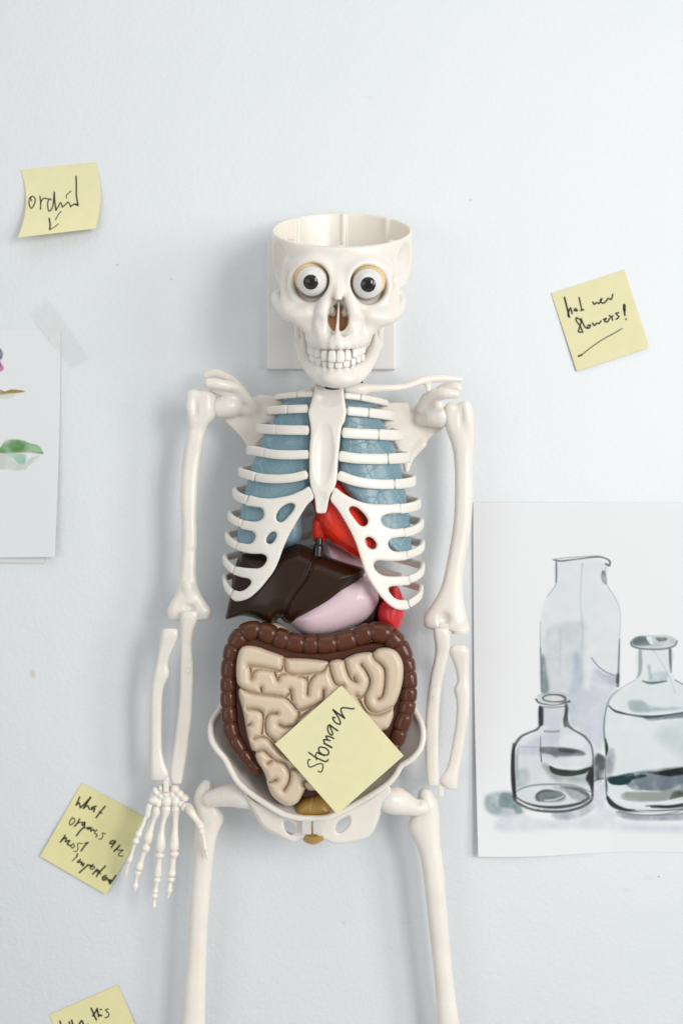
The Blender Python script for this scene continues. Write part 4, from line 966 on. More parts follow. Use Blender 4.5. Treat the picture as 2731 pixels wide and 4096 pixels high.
def build_rib(spec, ext, side, k):
    c, pts, seam, hpx, _ = spec; h = hpx*sc(c)*.25*.94/2
    W3 = np.array([on_barrel(c, x, y) for x, y in pts])
    xe = abs(ext[0]-CXR)-2.0
    q = np.clip(abs(W3[:, 0]-CXR)/xe, 0, .985); ph = np.arcsin(q)
    zext = ext[2]
    PH = list(ph)+[math.pi/2]; ZZ = list(W3[:, 2])+[zext]
    rise = 26 if k > 1 else 16
    for a in (1.9, 2.2, 2.5, 2.8, 3.0): PH.append(a); ZZ.append(zext+rise*(1-math.sin(a))*(1 if a > 0 else 0))
    a = np.linspace(PH[0], 3.0, 150); z = np.interp(a, PH, ZZ)
    w = np.hanning(15); w /= w.sum(); z = np.convolve(np.r_[np.full(7, z[0]), z, np.full(7, z[-1])], w, 'valid')
    d = np.where(a < math.pi/2, DM+(DF-DM)*np.cos(a), DM+(DM-DBK)*np.cos(a))
    x = CXR+side*xe*np.sin(a)
    if seam is not None:
        ws = on_barrel(c, seam, pts[1][1]); a_s = math.asin(min(.98, abs(ws[0]-CXR)/xe))
    else: a_s = PH[0]
    path = np.stack([x, d, z], 1)
    def piece(m, hh, tt, nm, r0, r1):
        p = path[m]; n = len(p); s = rib_sections(n, hh, tt)
        L = np.r_[0, np.cumsum(np.linalg.norm(np.diff(p, axis=0), axis=1))]
        for j in range(n):      # rounded ends
            if r0: q_ = min(1, L[j]/r0); s[j] *= .25+.75*math.sqrt(max(0, 1-(1-q_)**2))
            if r1: q_ = min(1, (L[-1]-L[j])/r1); s[j] *= .25+.75*math.sqrt(max(0, 1-(1-q_)**2))
        v, f = sweep(p, s, up=(0, 0, 1)); v, f = fixtri(v, f)
        if side > 0: f = f[:, ::-1]
        return mesh_np(nm, v, f, BONE, SK)
    if seam is not None:
        piece(a <= a_s+.012, h*.97, 2.2, 'costal_cartilage', 2.2, .15)
    piece(a >= a_s-(.01 if seam is not None else 0.0), h*1.0, 2.35, 'rib', .35, 2)
for k in range(10):
    build_rib(RIBS_L[k], EL[k], -1, k); build_rib(RIBS_R[k], ER[k], 1, k)
for side, e in ((-1, EL[9]), (1, ER[9])):      # floating ribs at the back
    for j, (dz, am) in enumerate(((6, 2.1), (-12, 2.35))):
        a = np.linspace(am, 3.0, 50); p = np.stack([CXR+side*88*np.sin(a), DM+4+(DM-DBK)*np.cos(a), e[2]+dz+26*(1-np.sin(a))], 1)
        s = rib_sections(50, 3.6, 2.1); s[0] *= .3; s[1] *= .7
        v, f = sweep(p, s, up=(0, 0, 1)); v, f = fixtri(v, f)
        if side > 0: f = f[:, ::-1]
        mesh_np('rib', v, f, BONE, SK)

def cart_plate(c, outer, holes):
    pl = Poly(px(c, outer), [px(c, h) for h in holes], 4, 1.6)
    a = np.array([W(u, v_, d) for u, v_ in (pl.loops[0].min(0), pl.loops[0].max(0)) for d in (60, 110)])
    lo = a.min(0)-3; hi = a.max(0)+3; lo[1] = 52; hi[1] = 113
    v = Vol(lo, hi, .75)
    v.sheet(pl, lambda X, Z: barrel(X, Z)+.4, 2.4, 2.2)
    return v.obj('costal_cartilage', BONE, SK, 1)
cart_plate('D', [(1365,143),(1300,180),(1230,210),(1150,245),(1050,270),(900,292),(760,285),(690,270),(628,256),(600,310),(572,378),(630,392),(700,403),(760,413),(795,445),(803,500),(775,555),(710,582),(630,580),(552,568),(530,610),(508,668),(600,695),(660,710),(692,745),(692,790),(662,845),(610,864),(540,855),(482,848),(462,885),(450,932),(530,965),(620,985),(700,990),(780,992),(830,1020),(837,1070),(800,1130),(740,1168),(650,1170),(540,1160),(452,1148),(430,1190),(412,1237),(460,1262),(520,1283),(600,1297),(635,1320),(640,1360),(600,1410),(550,1445),(490,1458),(432,1443),(405,1480),(383,1522),(410,1565),(460,1587),(540,1575),(640,1530),(760,1420),(850,1310),(930,1200),(990,1070),(1040,930),(1100,790),(1170,660),(1260,510),(1350,370),(1425,295),(1412,210)],
           [[(1190,385),(1160,357),(1110,358),(1040,395),(985,450),(955,520),(970,575),(1010,590),(1060,570),(1110,515),(1165,450)], [(962,740),(930,713),(888,725),(850,765),(830,815),(842,852),(880,863),(920,840),(950,795)]])
cart_plate('E', [(365,130),(450,190),(560,250),(700,295),(850,305),(950,305),(1037,299),(1047,345),(1052,396),(950,405),(885,420),(848,450),(850,490),(880,530),(940,555),(1020,560),(1082,556),(1090,600),(1096,642),(1020,655),(955,668),(922,700),(925,745),(960,785),(1010,800),(1060,798),(1107,795),(1115,840),(1121,882),(1030,900),(900,900),(810,895),(770,930),(780,980),(830,1030),(900,1055),(1000,1060),(1127,1055),(1137,1100),(1146,1146),(1050,1160),(965,1163),(922,1185),(935,1225),(980,1280),(1040,1305),(1112,1307),(1128,1350),(1141,1395),(1090,1412),(1010,1405),(930,1360),(840,1270),(760,1160),(690,1040),(640,900),(590,740),(540,620),(470,490),(390,360),(318,265),(335,190)],
           [[(512,350),(545,328),(600,345),(660,400),(700,455),(705,500),(672,535),(620,520),(570,460),(525,395)], [(680,670),(712,648),(760,668),(797,720),(790,760),(755,775),(710,752),(685,710)]])

def sternum():
    out = [(140,325),(190,342),(260,349),(330,346),(386,333),(392,400),(413,530),(412,580),(395,650),(370,700),(352,880),(340,1000),(330,1160),(300,1255),(268,1300),(240,1430),(222,1462),(158,1462),(143,1440),(130,1320),(112,1280),(85,1160),(84,900),(96,720),(75,575),(78,540),(125,380)]
    pl = Poly(px('C', out), (), 3, 1.6)
    v = Vol.around('C', 55, 300, 430, 1480, 94, 116, .7)
    v.sheet(pl, 106.5, 4.2, 2.6)
    v.ell(P('C', 262, 425, 113.5), (13, 5.5, 10.5), 1.6, True)
    v.ell(P('C', 214, 930, 113.2), (10.5, 6.4, 33), .8, True, -3)
    r = [np.r_[P('C', x, y, 111.6), .8] for x, y in ((70, 545), (240, 572), (420, 552))]; v.chain(r, 1.2, True)
    r = [np.r_[P('C', x, y, 111.6), .7] for x, y in ((120, 1296), (190, 1288), (275, 1298))]; v.chain(r, 1.2, True)
    v.ell(P('C', 190, 1400, 112.5), (9, 5, 14), 2, True)
    return v.obj('sternum', BONE, SK, 1)
sternum()

# ---- shoulders
def CH(c, pts): return [np.r_[P(c, x, y, d), r] for x, y, d, r in pts]
def scapula_l():
    pl = Poly(px('B', [(470,600),(700,540),(790,525),(830,490),(868,468),(950,472),(1050,485),(1130,520),(1120,640),(1040,800),(920,930),(790,1040),(755,1010),(700,920),(600,820),(500,715)]), (), 4)
    v = Vol.around('B', 240, 170, 1180, 1080, 14, 72, .85)
    v.sheet(pl, lambda X, Z: 34+0*X+0.10*(X+95), 2.0, 1.8)
    v.chain(CH('B', [(470,600,45,10.5),(580,590,43,11),(640,600,41,7),(760,650,37,3)]), 6)
    v.chain(CH('B', [(360,345,62,5.0),(440,355,62,5.2),(560,375,58,5.0),(640,400,52,4.8),(720,480,45,5.0),(800,560,40,4),(850,640,36,3)]), 5, flat=.8)
    v.chain(CH('B', [(420,410,56,3.5),(540,450,50,4),(640,500,44,4)]), 5)
    v.chain(CH('B', [(330,265,34,3.6),(420,240,34,4.0),(520,270,34,4.0),(620,330,34,3.6),(740,450,35,2.6),(800,530,35,2.0)]), 3, flat=.6)
    return v.obj('scapula', BONE, SK, 1)
def scapula_r():
    pl = Poly(px('C', [(640,490),(790,475),(955,470),(975,490),(995,525),(1020,510),(1060,470),(1100,520),(1280,520),(1290,690),(1200,760),(1100,850),(1000,970),(955,1090),(930,1050),(880,900),(760,700),(680,560)]), (), 4)
    v = Vol.around('C', 600, 270, 1480, 1120, 14, 76, .85)
    v.sheet(pl, lambda X, Z: 34+0*X-0.12*(X-75), 2.0, 1.8)
    v.chain(CH('C', [(1262,600,46,10.5),(1180,600,44,9.5),(1080,620,40,5.5)]), 6)
    v.chain(CH('C', [(1385,395,66,4.4),(1300,390,66,5.6),(1215,400,60,6),(1140,440,52,6.5),(1090,520,45,5.5)]), 5)
    v.chain(CH('C', [(1410,340,40,4.2),(1330,330,38,4.6),(1250,345,36,3.4),(1190,400,34,2)]), 4, flat=.7)
    v.chain(CH('C', [(1240,500,58,5.0),(1180,560,50,6)]), 5)
    v.chain(CH('C', [(1100,850,34,3.0),(1000,960,33,2.4),(955,1070,33,2.0)]), 5)
    return v.obj('scapula', BONE, SK, 1)
scapula_l(); scapula_r()
def clavicle():
    v = Vol.around('C', 360, 220, 1470, 430, 44, 106, .8)
    v.chain(CH('C', [(425,355,98,4.2),(520,350,96,5.6),(610,345,92,4.6),(750,342,84,3.5),(900,335,76,3.2),(1000,308,70,3.4),(1100,270,64,3.9),(1200,256,60,3.9),(1320,256,56,3.4),(1432,264,53,2.6)]), 3)
    v.chain(CH('C', [(1130,290,62,1.6),(1142,360,62,1.6)]), 4); v.chain(CH('C', [(1160,290,62,1.3),(1160,355,62,1.3)]), 2)
    v.chain(CH('C', [(470,395,95,3),(560,385,92,3)]), 4)
    o = v.obj('clavicle', BONE, SK, 1)
    v, f = tube([np.r_[P('C', 553, 292, 92), 1.1], np.r_[P('C', 552, 278, 92), 1.0]], None, 10); mesh_np('pin', v, f, BLACK, SK)
clavicle()

# ---- arms
G2X = lambda rows: rows
def full(c, x, y):     # crop -> source as display-crop rows helper
    q = px(c, [x, y]); return q
def humerus_l():
    v = Vol((-178, 24, -110), (-112, 68, 130), .8)
    v.rows('B', [(135,425,425,47,9),(130,435,470,47,11),(130,437,600,47,12),(130,430,700,47,11),(131,372,760,47,9.5),(128,330,820,46,8.5),(112,305,930,46,8),(92,285,1060,45,7.5),(72,262,1200,45,7.5),(60,245,1350,45,7.5),(55,238,1500,45,7.5),(62,232,1700,45,7.5),(78,230,1900,45,7.5),(90,232,2080,45,7.5)], k=2, round_=5)
    # below: forearm crop
    v.rows('G', [(342,490,-500,45,7.3),(328,487,-200,45,7.5),(312,488,0,45,7.5),(290,505,130,45,7.5),(255,545,220,45,7.5),(205,600,300,45,7.5),(180,652,370,45,8),(185,640,420,45,8),(195,605,480,45,7)], k=3, round_=4)
    v.chain(CH('B', [(180,480,52,6),(165,620,54,4.5),(185,760,51,2.5)]), 4)
    v.chain(CH('B', [(330,480,52,5),(335,600,53,4.5),(320,700,50,3)]), 4)
    v.ell(P('B', 215, 620, 61), (2.4, 4, 12), 3, True)
    v.ell(P('G', 415, 350, 56), (6.2, 8, 5.2), 3, True); v.ell(P('G', 300, 330, 55), (5, 3, 9), 3, True)
    v.chain(CH('G', [(395,120,51,4),(420,260,49,3)]), 4)
    return v.obj('humerus', BONE, SK, 1)
def humerus_r():
    v = Vol((80, 24, -118), (138, 68, 126), .8)
    v.rows('X', [(1033,1076,926,47,9),(1023,1087,945,47,11),(1022,1088,985,47,11.5),(1032,1087,1008,47,10),(1041,1086,1040,46,8.5),(1044,1085,1080,46,8),(1044,1085,1140,45,7.8),(1042,1083,1190,45,7.5),(1037,1078,1230,45,7.5),(1029,1069,1275,45,7.5),(1020,1063,1320,45,7.5),(1015,1061,1342,45,7.5),(1003,1062,1370,45,7.5),(984,1067,1398,45,7.5),(970,1073,1415,45,8),(971,1073,1432,45,8),(980,1070,1448,45,7)], k=2, round_=5)
    v.ell(P('I', 795, 532, 46), (8.2, 8, 6.8), 6)
    v.chain(CH('C', [(1340,520,53,5),(1345,640,52,4),(1400,760,50,3)]), 4); v.chain(CH('C', [(1480,510,54,6),(1500,640,55,5),(1510,800,50,3)]), 4)
    v.ell(P('I', 650, 420, 56), (6.5, 8, 8), 4, True); v.ell(P('C', 1440, 600, 62), (2.6, 4, 13), 3, True)
    return v.obj('humerus', BONE, SK, 1)
humerus_l(); humerus_r()
def limb(name, c, rows, parent=SK, extra=None, k=2, h=.75, rnd=2.0, e=2.7):
    a = np.array(rows, float); b = Vol.around(c, a[:, 0].min()-15, a[:, 2].min()-10, a[:, 1].max()+15, a[:, 2].max()+10, (a[:, 3]-a[:, 4]).min()-4, (a[:, 3]+a[:, 4]).max()+4, h)
    b.rows(c, rows, k=k, round_=rnd, e=e)
    if extra: extra(b)
    o = b.obj(name, BONE, parent, 1); return o
def marks(c, d, strokes, par):
    for st in strokes:
        v, f = tube([np.r_[P(c, x, y, d), .33] for x, y in st], None, 8); v, f = fixtri(v, f); mesh_np('embossed_mark', v, f, PELV, par)
UL = limb('ulna', 'G', [(335,495,378,56,5),(315,512,410,56,6.5),(316,500,470,55,6.5),(318,462,560,53,6),(320,442,680,51,5.5),(320,442,780,50,5.5),(320,453,900,49,5.5),(316,457,1080,48,5.5),(314,452,1200,47,5.5),(305,446,1350,46,5),(290,438,1480,45,5),(268,418,1650,43,5),(248,398,1800,42,5),(225,375,1950,41,5),(210,352,2080,40,5),(212,338,2160,40,4.5),(240,330,2185,40,3.5)])
limb('radius', 'G', [(140,290,558,49,5),(122,308,590,49,7),(112,300,650,49,7),(98,262,740,48,6),(80,215,840,47,5.5),(66,190,930,46,5.5),(45,208,1010,46,6),(33,210,1050,46,6.5),(25,172,1110,45,6),(15,140,1200,45,5.5),(10,130,1300,44,5.5),(7,126,1450,43,5.5),(8,124,1650,42,5.5),(8,128,1850,41,5.5),(6,160,1980,41,6),(5,200,2070,41,6.5),(8,205,2120,41,6),(15,150,2150,41,4)])
UR = limb('ulna', 'I', [(555,680,498,55,5),(542,700,520,55,6),(550,708,590,54,6.5),(562,704,660,53,6),(565,698,720,51,5.5),(552,680,800,50,5.5),(532,660,880,49,5.5),(515,638,960,48,5.5),(500,622,1060,47,5.5),(487,612,1150,47,5.5),(475,600,1300,46,5.2),(466,595,1480,45,5.2),(466,595,1650,44,5.2),(473,598,1800,43,5.2),(480,602,1900,42,5.2),(486,604,1960,42,5),(500,590,1988,42,4)])
limb('radius', 'I', [(730,840,655,49,5),(700,880,690,49,7),(695,882,735,49,7),(715,878,790,48,6),(748,876,860,47,5.8),(770,878,950,46,5.8),(772,880,1010,46,5.8),(740,886,1055,46,6.5),(736,887,1095,46,6.5),(758,886,1150,45,6),(766,882,1250,44,5.8),(756,864,1400,43,5.6),(740,850,1500,42,5.6),(722,835,1600,42,5.6),(695,808,1740,41,5.6),(665,788,1840,41,6),(612,780,1900,41,6.5),(597,776,1945,41,6.5),(640,772,1992,41,5.5),(690,760,2020,41,4)])
marks('I', 52.6, [[(535,935),(555,925),(580,930),(575,945)],[(530,975),(550,992),(580,985)],[(528,1000),(550,1012),(578,1003)],[(526,1030),(545,1050),(575,1040)],[(518,1190),(520,1132)],[(520,1134),(545,1138),(545,1158),(522,1162)],[(530,1164),(548,1188)]], UR)
marks('G', 54.2, [[(365,895),(395,885),(425,900)],[(362,960),(380,975),(400,972)],[(408,972),(425,960)],[(360,1005),(380,1030),(410,1025),(425,1000)]], UL)
def peg(c, x0, y0, x1, y1, d, t=2.0):
    v = Vol.around(c, x0-8, y0-8, x1+8, y1+8, d-t-2, d+t+2, .6)
    v.sheet(Poly(px(c, [(x0, y0), (x1, y0), (x1, y1), (x0, y1)]), (), 1), d, t, .5); v.obj('peg', BONE, SK, 1)
peg('I', 600, 455, 690, 530, 50); peg('I', 593, 1960, 640, 2085, 41); peg('H', 664, 150, 722, 312, 43.5)

# ---- the one hand
HAND = None
def hand():
    global HAND
    v = Vol.around('H', 490, 215, 950, 520, 28, 50, .5)
    blobs = [(588,300,30,48,25),(640,265,26,40,10),(565,395,50,38,0),(612,420,36,50,0),(690,330,44,26,0),(697,405,46,62,0),(640,350,30,34,0),(785,275,46,42,-30),(835,325,42,38,-35),(885,370,44,36,-30),(792,400,42,62,0),(850,435,46,34,-20),(758,330,26,40,0)]
    for i, (x, y, rx, ry, rot) in enumerate(blobs):
        v.ell(P('H', x, y, 38.5+(i % 3)*.4), (rx*.0957*1.1, 4.8, ry*.0957*1.1), .5, False, rot)
    v.ell(P('H', 690, 350, 36.0), (15.5, 4.0, 10), 2.5)
    global HAND
    HAND = v.obj('hand', BONE, SK, 1)
    k = .25/2.6133*.975
    F_ = {'a': [(520,455,35,38),(508,500,33,38),(500,545,31,38),(478,580,22,38),(455,640,22,38),(425,705,24,38),(405,750,37,38),(388,790,22,38),(378,818,38,38),(366,850,24,37),(350,900,17,36),(330,970,20,35),(312,1020,29,34),(303,1050,19,33),(290,1095,17,32),(280,1145,23,31),(270,1192,18,30)],
          'b': [(590,490,42,39),(590,530,41,39),(572,580,27,39),(552,640,24,39),(530,710,34,39),(508,780,47,39),(500,825,40,39),(488,852,24,39),(484,890,46,39),(470,930,30,38),(452,970,25,38),(430,1040,30,37),(412,1095,42,37),(400,1124,24,36),(397,1148,41,36),(388,1190,22,36),(380,1240,20,35),(374,1285,33,35),(367,1310,26,35),(362,1348,14,34)],
          'c': [(695,488,48,40),(688,530,42,40),(675,580,27,40),(658,650,24,40),(648,720,28,40),(638,800,46,40),(634,870,52,40),(628,915,44,40),(626,938,28,40),(625,962,52,40),(620,1000,34,39),(615,1060,31,39),(608,1130,38,39),(602,1175,42,38),(599,1202,28,38),(596,1228,43,38),(592,1262,24,38),(585,1310,24,37),(579,1345,34,37),(577,1366,23,37),(574,1392,37,37),(570,1425,19,36),(568,1462,18,36),(568,1500,23,36)],
          'd': [(796,490,48,40),(795,530,38,40),(792,590,31,40),(788,680,31,40),(782,770,40,40),(777,850,50,40),(774,900,50,40),(772,922,34,40),(774,948,53,40),(768,990,36,39),(762,1050,30,39),(756,1120,36,38),(751,1165,42,38),(746,1188,26,37),(745,1216,42,37),(738,1252,23,36),(731,1300,25,36),(727,1335,34,35),(724,1358,22,35),(718,1385,15,34),(714,1408,12,34)],
          'e': [(890,468,48,42),(925,470,46,43),(955,520,42,50),(990,570,34,51),(1025,620,32,52),(1052,665,42,53),(1060,692,26,53),(1065,716,37,53),(1075,750,26,53),(1087,800,21,53),(1096,850,23,53),(1102,890,31,53),(1108,925,22,52),(1118,965,19,52),(1126,1002,13,51)]}
    for q in F_.values():
        pts = [np.r_[P('H', x, y, d), r*k] for x, y, r, d in q]
        v, f = tube(pts, None, 14); v, f = fixtri(v, f); mesh_np('finger', v, f, BONE, HAND)
hand()

# ---- pelvis
def pelvis():
    rimp = [(205,640,46),(150,745,54),(95,830,62),(76,900,70),(84,975,75),(120,1040,77),(175,1105,77),(215,1180,78),(265,1265,80),(350,1345,82),(470,1425,84),(580,1490,85),(690,1518,86),(780,1522,86),
            (870,1518,86),(930,1500,86),(1050,1440,84),(1180,1365,82),(1300,1285,80),(1360,1220,78),(1400,1155,77),(1470,1110,77),(1530,1040,75),(1552,960,72),(1545,880,68),(1505,790,58),(1450,690,48)]
    R = catmull([P('F', x, y, d) for x, y, d in rimp], 6); n = len(R)
    cen = P('F', 780, 1080, 22); rows_ = []
    for t in (0, .08, .18, .3, .45, .6):
        q = R.copy(); q = q+(cen-q)*np.array([t*.85, 0, t*.85]); q[:, 1] = R[:, 1]+(24-R[:, 1])*(t/.6)**1.0; rows_.append(q)
    m = len(rows_); V = np.concatenate(rows_); i = np.arange(n*m).reshape(m, n)
    F = np.stack([i[:-1, :-1], i[:-1, 1:], i[1:, 1:], i[1:, :-1]], -1).reshape(-1, 4)
    # thickness: solid shell built by hand
    V2 = V.copy(); V2[:, 1] -= 3.0; off = len(V); c0 = cen[[0, 2]]
    dirv = V2[:, [0, 2]]-c0; V2[:, [0, 2]] += dirv/np.linalg.norm(dirv, axis=1)[:, None]*2.0
    F2 = F[:, ::-1]+off
    rt = [np.r_[p, 3.0] for p in R[::2]]; tv, tf = tube(rt, None, 16); tv, tf = fixtri(tv, tf)
    v, f = join_vf([(V, F), (V2, F2)])
    P0 = mesh_np('pelvis', v, f, PELV, SK); mesh_np('pelvic_rim', tv, tf, BONE, P0)
    # pubis and seat bones
    for side, out, holes in ((-1, [(300,1325),(360,1385),(470,1445),(590,1510),(690,1530),(768,1530),(770,1560),(740,1650),(690,1668),(640,1682),(560,1650),(440,1575),(395,1500),(345,1420)], [[(585,1540),(640,1555),(660,1600),(640,1640),(600,1610)]]),
                     (1, [(1300,1290),(1200,1375),(1060,1450),(900,1520),(795,1532),(798,1570),(815,1650),(870,1668),(930,1692),(1020,1692),(1170,1652),(1225,1560),(1265,1440),(1330,1340)], [[(945,1600),(960,1550),(1010,1515),(1040,1510),(1040,1560),(1010,1600),(970,1622)]])):
        pl = Poly(px('F', out), [px('F', h) for h in holes], 4)
        v = Vol.around('F', min(x for x, y in out)-20, 1270, max(x for x, y in out)+20, 1720, 40, 90, .85)
        v.sheet(pl, lambda X, Z: 81+0.22*(Z+288)-.16*abs(X+28), 2.6, 2.4)
        if side < 0:
            v.chain(CH('F', [(400,1440,62,6),(470,1560,62,6),(560,1625,64,4.5),(650,1655,70,3.5)]), 5)
            v.ell(P('F', 330, 1370, 58), (13, 10, 12), 5)
        else:
            v.chain(CH('F', [(1230,1420,62,6),(1180,1560,62,6.5),(1060,1640,64,5.5),(930,1660,70,3.5)]), 5)
            v.ell(P('F', 1265, 1370, 58), (13, 10, 12), 5)
        v.obj('hip_bone', BONE, SK, 1)
    for x0, x1 in ((708, 775), (786, 850)):
        v = Vol.around('F', x0-15, 1510, x1+15, 1660, 74, 94, .6)
        v.sheet(Poly(px('F', [(x0, 1528), (x1, 1528), (x1, 1636), (x0, 1632)]), (), 1), 86.0, 2.6, .8); v.obj('joint_clip', CLEAR, SK, 1)
    v, f = tube([np.r_[P('F', 781, 1520, 86), .9], np.r_[P('F', 783, 1580, 87), 1.2], np.r_[P('F', 785, 1636, 86), .8]], None, 8); mesh_np('pubic_pin', v, f, BLADDER, SK)
pelvis()

# ---- thighs
def femur_l():
    v = Vol.around('Q', 10, 130, 450, 1470, 12, 84, .85)
    v.rows('Q', [(160,190,152,35,5),(135,203,170,35,7),(112,206,200,35,9),(98,205,235,35,10),(98,212,270,35,11),(103,240,310,35,11),(106,262,345,35,11),(107,262,365,35,11),(106,240,400,35,10),(104,222,440,35,9.5),(102,210,500,35,9.5),(92,196,620,34,9.5),(78,180,800,33,9.5),(66,168,1000,32,9.5),(52,162,1200,31,9.5),(33,158,1440,30,9.5),(28,156,1560,30,9.5)], k=2, round_=4)
    v.chain(CH('Q', [(190,255,50,8),(235,245,54,9.5),(300,235,58,11.5),(360,240,62,12),(400,262,64,8)]), 3)
    v.ell(P('Q', 262, 330, 62), (4, 7, 4), 2, True)
    return v.obj('femur', BONE, SK, 1)
def femur_r():
    v = Vol.around('Q', 1040, 150, 1500, 1470, 12, 84, .85)
    v.rows('Q', [(1282,1330,200,35,6),(1268,1350,222,35,8),(1262,1364,250,35,9.5),(1268,1378,290,35,11),(1250,1380,325,35,11),(1222,1380,360,35,11),(1212,1382,395,35,11),(1218,1382,425,35,10.5),(1240,1384,460,35,10),(1262,1387,500,35,9.5),(1282,1395,560,35,9.5),(1296,1406,650,34,9.5),(1310,1417,780,34,9.5),(1328,1430,950,33,9.5),(1350,1447,1150,32,9.5),(1366,1470,1330,31,9.5),(1372,1487,1440,30,9.5),(1378,1500,1560,30,9.5)], k=2, round_=4)
    v.chain(CH('Q', [(1105,262,66,10),(1140,262,62,13.5),(1190,278,57,11.5),(1240,298,54,8.5),(1285,300,50,8)]), 3)
    v.ell(P('Q', 1278, 262, 60), (3, 6, 6), 2, True)
    return v.obj('femur', BONE, SK, 1)
femur_l(); femur_r()
# ------------------------------------------------------------------ organs
def blob(name, c, outer, mat_, dfront, dback, r=12, H=None, par=None, holes=(), h=.8, grooves=None, ridge=None, tilt=None, smooth=5, limit=None, backdome=0):
    """inflated body: outline in crop c; the front bulges from dfront-H at the edge to dfront inside"""
    o = px(c, outer); pl = Poly(o, [px(c, q) for q in holes], smooth, 2.0)
    H = (dfront-dback)*.8 if H is None else H
    ins = -pl.sd*.25*.94
    dF = dfront-H+H*prof(ins, r)
    if tilt is not None: dF = dF+tilt(pl.X, pl.Y)
    if grooves:
        for pts, w, dep in grooves:
            g = linedist(pl.X, pl.Y, catmull(px(c, pts), 6))*.25*.94
            dF = dF-dep*np.exp(-(g/w)**2)
    if limit is not None:     # keep under the rib cage
        q = .25*(DCAM-95)/DCAM; dF = smin(dF, barrel((pl.X-1365.5)*q, (2048-pl.Y)*q)-limit+1.2, 9.)
    dB = dback if not backdome else dback+backdome*(1-prof(ins, r))
    a = np.array([W(u, v_, d) for u, v_ in (pl.loops[0].min(0), pl.loops[0].max(0)) for d in (dback, dfront)])
    lo = a.min(0)-3; hi = a.max(0)+3; lo[1] = dback-2; hi[1] = dF[pl.sd < 0].max()+3
    v = Vol(lo, hi, h); v.relief(pl, dF, dB)
    if par is not None: v_, f_ = v.mesh(1); return mesh_np(name, v_, f_, mat_, par)
    return v.obj(name, mat_, SK, 1)

# lungs
LL = px('B', [(1180,492),(1500,485),(1510,700),(1500,1000),(1480,1250),(1450,1450),(1375,1600),(1335,1700),(1330,1900),(1290,2010),(1180,2060),(1000,2060),(850,2075),(700,2120),(660,2090),(652,1950),(660,1850),(685,1700),(720,1520),(760,1370),(800,1220),(860,1080),(930,900),(1020,750),(1100,600)])
LRr = px('C', [(345,440),(500,430),(620,450),(685,520),(745,640),(800,780),(860,920),(910,1080),(945,1280),(972,1450),(992,1650),(998,1790),(985,1890),(900,1860),(760,1760),(700,1660),(600,1500),(500,1400),(385,1270),(310,1150),(300,1000),(310,800)])
for pts in (LL, LRr):
    blob('lung', 'Z', pts, LUNG, 103, 40, 12, 34, limit=5.5, h=.9)
# organs seen behind: diaphragm and vessels
blob('heart', 'E', [(110,270),(150,232),(260,140),(350,50),(430,40),(480,150),(560,250),(660,380),(735,500),(795,660),(790,780),(720,880),(640,878),(560,850),(470,800),(360,730),(280,655),(220,590),(180,510),(158,430),(140,330)], HEART, 101, 60, 17, 26, limit=3.4,
     grooves=[([(165,430),(250,500),(300,620),(420,730),(600,850)], .8, -.9), ([(190,470),(240,560),(330,660),(480,780)], .5, .5)])
for nm, cc, pts, mt in (('artery', 'E', [(205,500,80,7.0),(205,580,78,7.0),(205,650,76,6.6)], HEART), ('vein', 'E', [(200,655,84,3.1),(200,700,84,3.2),(196,725,84,3.6),(192,745,84,4.6),(186,800,84,4.8),(180,850,84,4.8)], BLACK)):
    v, f = tube([np.r_[P(cc, x, y, d), r] for x, y, d, r in pts], None, 24, nm != 'vein'); v, f = fixtri(v, f); mesh_np(nm, v, f, mt, SK)
blob('diaphragm', 'E', [(235,700),(300,680),(450,760),(620,860),(700,900),(760,1010),(820,1160),(850,1330),(700,1500),(400,1300),(200,1000)], PINK, 72, 30, 16, 24)
LO = [(480,1050),(520,1000),(600,975),(750,975),(900,950),(1040,922),(1220,862),(1330,890),(1425,935),(1515,985),(1560,960),(1640,990)]
liver = px('D', [(470,1060),(520,1000),(600,980),(750,975),(900,950),(1040,922),(1220,862),(1330,890),(1425,935),(1515,985)])
liver2 = px('E', [(230,822),(310,850),(400,885),(520,925),(640,958),(672,985),(680,1020),(640,1095),(560,1190),(470,1280),(360,1370),(240,1440),(120,1495),(10,1528)])
liver3 = px('D', [(1140,1862),(1080,1855),(1040,1825),(1012,1795),(985,1800),(930,1860),(890,1875),(840,1868),(760,1830),(640,1785),(530,1768),(420,1790),(340,1812),(318,1785),(345,1660),(385,1480),(400,1340),(430,1180)])
